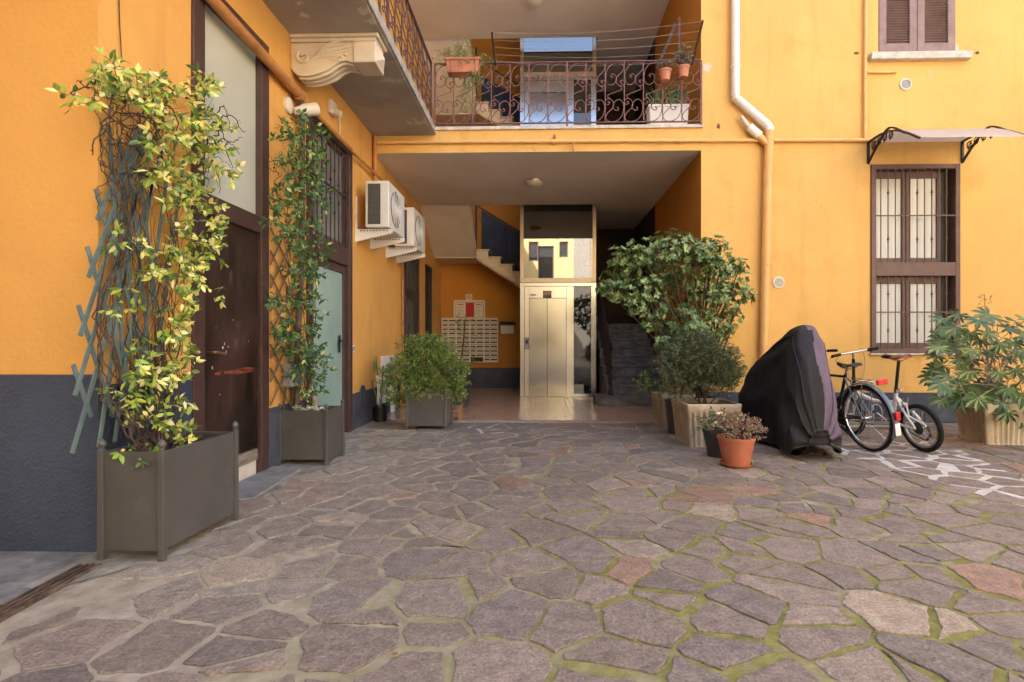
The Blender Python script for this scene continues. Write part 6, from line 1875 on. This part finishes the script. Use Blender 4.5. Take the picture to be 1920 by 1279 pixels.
def folding_bike(label):
    t = thing('bicycle', label, 'bicycle')
    Rw = .252; wb = 1.0
    wheel(t, 0, Rw, .024, 24, rimcol='galv'); wheel(t, wb, Rw, .024, 24, rimcol='galv')
    bb = Vector((.36, 0, .29)); st0 = Vector((.31,0,.40)); st1 = Vector((.245,0,.62))
    hd0, hd1 = Vector((.87,0,.52)), Vector((.85,0,.64))
    tubes(t, 'frame', M['bikewhite'], [([bb, st0, st1], .020), ([st0+Vector((0,0,.08)), (.58,0,.47), hd0+Vector((0,0,.03))], .026), ([hd0, hd1], .022)])
    tubes(t, 'rear_stays', M['bikewhite'], [([(0,s*.06,Rw), (.10,s*.055,.37), st1-Vector((-.02,0,.06))], .012) for s in (-1,1)] + [([(0,s*.06,Rw), (.18,s*.05,.26), bb], .012) for s in (-1,1)])
    tubes(t, 'fork', M['bikewhite'], [([hd0, hd0+Vector((.02,s*.05,-.03)), (wb, s*.055, Rw)], .013) for s in (-1,1)])
    tubes(t, 'seat_post', M['black'], [([st1-Vector((-.02,0,.05)), st1+Vector((-.085,0,.33))], .016)])
    tubes(t, 'seat_clamp', M['chrome'], [([st1-Vector((0,0,.02)), st1+Vector((-.007,0,.022))], .026), ([st1+Vector((-.03,-.02,0)), st1+Vector((-.03,-.06,.01))], .007)])
    saddle(t, st1+Vector((-.075,0,.36)), .27, .17, M['leatherred'])
    mb = MB(); c = st1+Vector((.06,0,.372)); mb.ball(c, .05, 12, 8, (1.6,.5,.45)); mb.build('saddle_nose', M['blackplastic'], t, smooth=True)
    hb = Vector((.79,0,1.03))
    tubes(t, 'handlebar_post', M['black'], [([hd1, (.835,0,.74)], .02), ([(.835,0,.74),(.80,0,.95)], .018)]); tubes(t, 'post_extension', M['chrome'], [([(.80,0,.95), hb], .014)])
    tubes(t, 'handlebar', M['chrome'], [([hb+Vector((-.03,-.29,.0)), hb+Vector((0,-.14,0)), hb+Vector((0,.14,0)), hb+Vector((-.03,.29,0))], .012)])
    for s in (-1,1): tubes(t, 'grip', M['rubber'], [([hb+Vector((-.032,s*.30,0)), hb+Vector((-.008,s*.18,0))], .018)])
    tubes(t, 'brake_lever', M['black'], [([hb+Vector((.0,s*.16,.01)), hb+Vector((.05,s*.17,-.01)), hb+Vector((.045,s*.27,-.03))], .006) for s in (-1,1)])
    tubes(t, 'brake_cable', M['pipeold'], [(spline([hb+Vector((.03,-.15,0)), hb+Vector((.10,-.22,-.12)), hb+Vector((.06,-.14,-.30)), hd1],7), .0035), (spline([hb+Vector((.03,.15,0)), hb+Vector((.1,.16,-.1)), hb+Vector((.06,.06,-.25)), hd1],7), .0035)])
    Mx = Matrix.Rotation(PI/2, 3, 'X')
    mb = MB(); mb.lathe([(.02,-.062),(.045,-.055),(.055,-.045),(.065,-.036),(.02,-.03)], (0,0,Rw), 22, Mx); mb.build('cassette', M['black'], t)
    tubes(t, 'derailleur', M['black'], [([(0,-.075,Rw),(-.02,-.085,Rw-.09),(.03,-.08,Rw-.15)], .012)])
    mb = MB(); mb.lathe([(.085,-.004),(.09,0),(.085,.004)], bb+Vector((0,-.06,0)), 28, Mx); mb.build('chainring', M['black'], t)
    mb = MB(); mb.bar((0,-.062,Rw+.055), bb+Vector((0,-.062,.085)), .008, .012); mb.bar((.03,-.062,Rw-.15), bb+Vector((0,-.062,-.085)), .008, .012); mb.build('chain', M['bariron'], t)
    for s, d_ in ((-1, Vector((-.14,0,-.09))), (1, Vector((.14,0,.09)))):
        tubes(t, 'crank', M['chrome'], [([bb+Vector((0,s*.07,0)), bb+Vector((0,s*.08,0))+d_], .009)])
        mb = MB(); mb.cbox(bb+Vector((0,s*.13,0))+d_, (.09,.085,.022)); mb.build('pedal', M['blackplastic'], t, bevel=.004)
    tubes(t, 'brake_arm', M['bikewhite'], [([(.10,s*.04,Rw+.26),(.08,s*.045,Rw+.12),(-.10,s*.05,Rw+.06)], .009) for s in (1,)])
    tubes(t, 'rear_brake', M['chrome'], [([(.14,s*.035,Rw+.30),(.16,s*.035,Rw+.20)], .007) for s in (-1,1)])
    return t
hd = math.atan2(.98, -.17)
p = atZ(1632, 846); bk = city_bike('black city bicycle with silver mudguard and red rear light, parked beside the covered motorbike')
bk.location = (p.x, p.y, 0); bk.rotation_euler = (R(-7), 0, hd)
p = atZ(1733, 847); bk = folding_bike('white folding bicycle with small wheels and oxblood saddle')
bk.location = (p.x, p.y, 0); bk.rotation_euler = (R(-9), 0, hd)

# galvanised rack
a, b2 = atZ(1555, 803), atZ(1690, 800)
t = thing('bike_rack', 'low galvanised hoop rack behind the bicycles', 'bicycle rack', ((a.x+b2.x)/2, a.y, 0))
mb = MB()
for dy in (0, .32): mb.box((a.x-.3, a.y+dy-.015, .02), (b2.x+.1, a.y+dy+.015, .045))
mb.build('base_rail', M['galv'], t)
n_ = 6
for k in range(n_):
    x = a.x-.2 + (b2.x-a.x+.25)*k/(n_-1)
    mb = MB(); mb.tube(spline([(x,a.y,.04),(x,a.y,.22),(x+.02,a.y+.04,.30),(x+.09,a.y+.04,.30),(x+.11,a.y,.22),(x+.11,a.y,.04)],5), .009, 8); mb.build('hoop', M['galv'], t, smooth=True)

# ------------------------------------------------------------------ covered motorbike
cov = thing('covered_motorbike', 'motorbike hidden under a black cover with a mauve stripe', 'motorbike', (2.7, 5.9, 0))
SEC = [(5.12,2.66,.10,.30,.16),(5.17,2.67,.22,.62,.11),(5.27,2.675,.265,.92,.05),(5.40,2.70,.285,1.12,.045),(5.52,2.735,.290,1.26,.045),(5.62,2.765,.285,1.315,.05),(5.74,2.775,.285,1.305,.05),(5.90,2.76,.29,1.235,.05),(6.1,2.745,.31,1.13,.05),(6.35,2.73,.31,1.01,.05),(6.6,2.71,.29,.86,.05),(6.76,2.70,.22,.62,.05),(6.82,2.70,.10,.35,.1)]
def sec(t):
    f = t*(len(SEC)-1); i = min(int(f), len(SEC)-2); u = f-i
    p0, p1, p2, p3 = SEC[max(i-1,0)], SEC[i], SEC[i+1], SEC[min(i+2,len(SEC)-1)]
    return [.5*(2*b_+(c_-a_)*u+(2*a_-5*b_+4*c_-d_)*u*u+(-a_+3*b_-3*c_+d_)*u**3) for a_, b_, c_, d_ in zip(p0,p1,p2,p3)]
NU, NV = 170, 120
vs = []; fs = []; cols = []
BLK, MAU, GRY = (.0165,.0155,.0165), (.125,.090,.135), (.030,.028,.031)
for i in range(NU+1):
    y, cx, w_, h_, zb = sec(i/NU)
    for j in range(NV+1):
        a = PI*j/NV
        # tent-like section: straight skirts, narrow rounded crown
        ca, sa = math.cos(a), math.sin(a)
        x = math.copysign(abs(ca)**.56, ca)
        zf = sa**.74
        wz = 1.03 - .30*zf**1.5 - (.16*(1-zf) if ca > 0 else 0)
        fold = (.022*math.sin(j*.34 + 2.2*mnoise.noise(Vector((i*.037, j*.072, 1)))+ i*.027) + .03*mnoise.noise(Vector((i*.053, j*.03, 5))) + .012*mnoise.noise(Vector((i*.16, j*.18, 2))))*(1-zf*.7)
        px = cx + (w_*wz + fold)*x
        pz = zb + (h_-zb)*zf + .012*mnoise.noise(Vector((i*.08, j*.12, 8))) - .025*abs(math.sin(i*.11))*(zf*(1-zf))
        py = y + .03*mnoise.noise(Vector((i*.042, j*.096, 12)))*(1-.5*zf) + (.020*math.sin(j*.42+i*.016)*(1-zf) if i < 47 else 0)
        vs.append((px, py, max(.012, pz)))
mb = MB()
W1 = NV+1
for i in range(NU):
    for j in range(NV):
        a = j/NV
        t_ = i/NU
        c_ = BLK
        # mauve band over the right flank and up across the bars
        lo, hi = .10 + .02*math.sin(i*.3), .36 + .05*math.sin(i*.11)
        qx = (vs[i*W1+j][0]-sec(t_)[1])/max(.05, sec(t_)[2])
        if t_ < .62 and a < .5 and (.22 + .25*mnoise.noise(Vector((vs[i*W1+j][2]*1.5, 3, 0)))) < qx + (.35 if t_ > .33 else 0) and qx < .93: c_ = MAU
        mb.add([vs[i*W1+j], vs[(i+1)*W1+j], vs[(i+1)*W1+j+1], vs[i*W1+j+1]], [(0,1,2,3)], c_)
mb.add([vs[j] for j in range(W1)], [tuple(range(W1))], BLK)
M['cover'] = attrmat('nylon_cover', .72, .5, 14, .3, var=.25, vscale=4)
o = mb.build('cover', M['cover'], cov, color=True)
import bmesh
bm = bmesh.new(); bm.from_mesh(o.data); bmesh.ops.remove_doubles(bm, verts=bm.verts, dist=.0004); bmesh.ops.recalc_face_normals(bm, faces=bm.faces); bm.to_mesh(o.data); bm.free()
o.data.polygons.foreach_set('use_smooth', [True]*len(o.data.polygons))
mb = MB(); c = Vector((2.60, 5.50, .31)); hv = Vector((-.12, 1, 0)).normalized()
ring = [c + hv*(.255*math.cos(k*2*PI/48)) + Vector((0,0,.255*math.sin(k*2*PI/48))) for k in range(48)]
mb.tube(ring, .058, 12, closed=True)
for k in range(48):
    a = (k+.5)*2*PI/48; p = c + hv*(.312*math.cos(a)) + Vector((0,0,.312*math.sin(a))); s = Vector((1,.12,0)).normalized()
    if k % 1 == 0:
        q = hv*(-math.sin(a)) + Vector((0,0,math.cos(a)))
        mb.bar(p - s*.045 - q*.008, p + s*.0 + q*.006, .018, .012, up=(p-c)); mb.bar(p + s*.045 - q*.008, p + s*.0 + q*.006, .018, .012, up=(p-c))
mb.build('tyre', M['rubber'], cov)
mb = MB()
for jj in (int(NV*.30), int(NV*.66)):
    mb.tube([Vector(vs[i*W1+jj])*1.0 + Vector((.004 if jj < NV/2 else -.004, -.004, .003)) for i in range(4, NU-4, 2)], .004, 5)
mb.build('seam', M['black'], cov, smooth=True)
mb = MB()
hem = [Vector(vs[i*W1+NV]) for i in range(NU, 0, -3)] + [Vector(vs[j]) for j in range(NV, -1, -3)] + [Vector(vs[i*W1]) for i in range(0, NU, 3)]
mb.tube([h_+Vector((0,0,.008)) for h_ in hem], .011, 6); mb.build('hem', M['black'], cov, smooth=True)
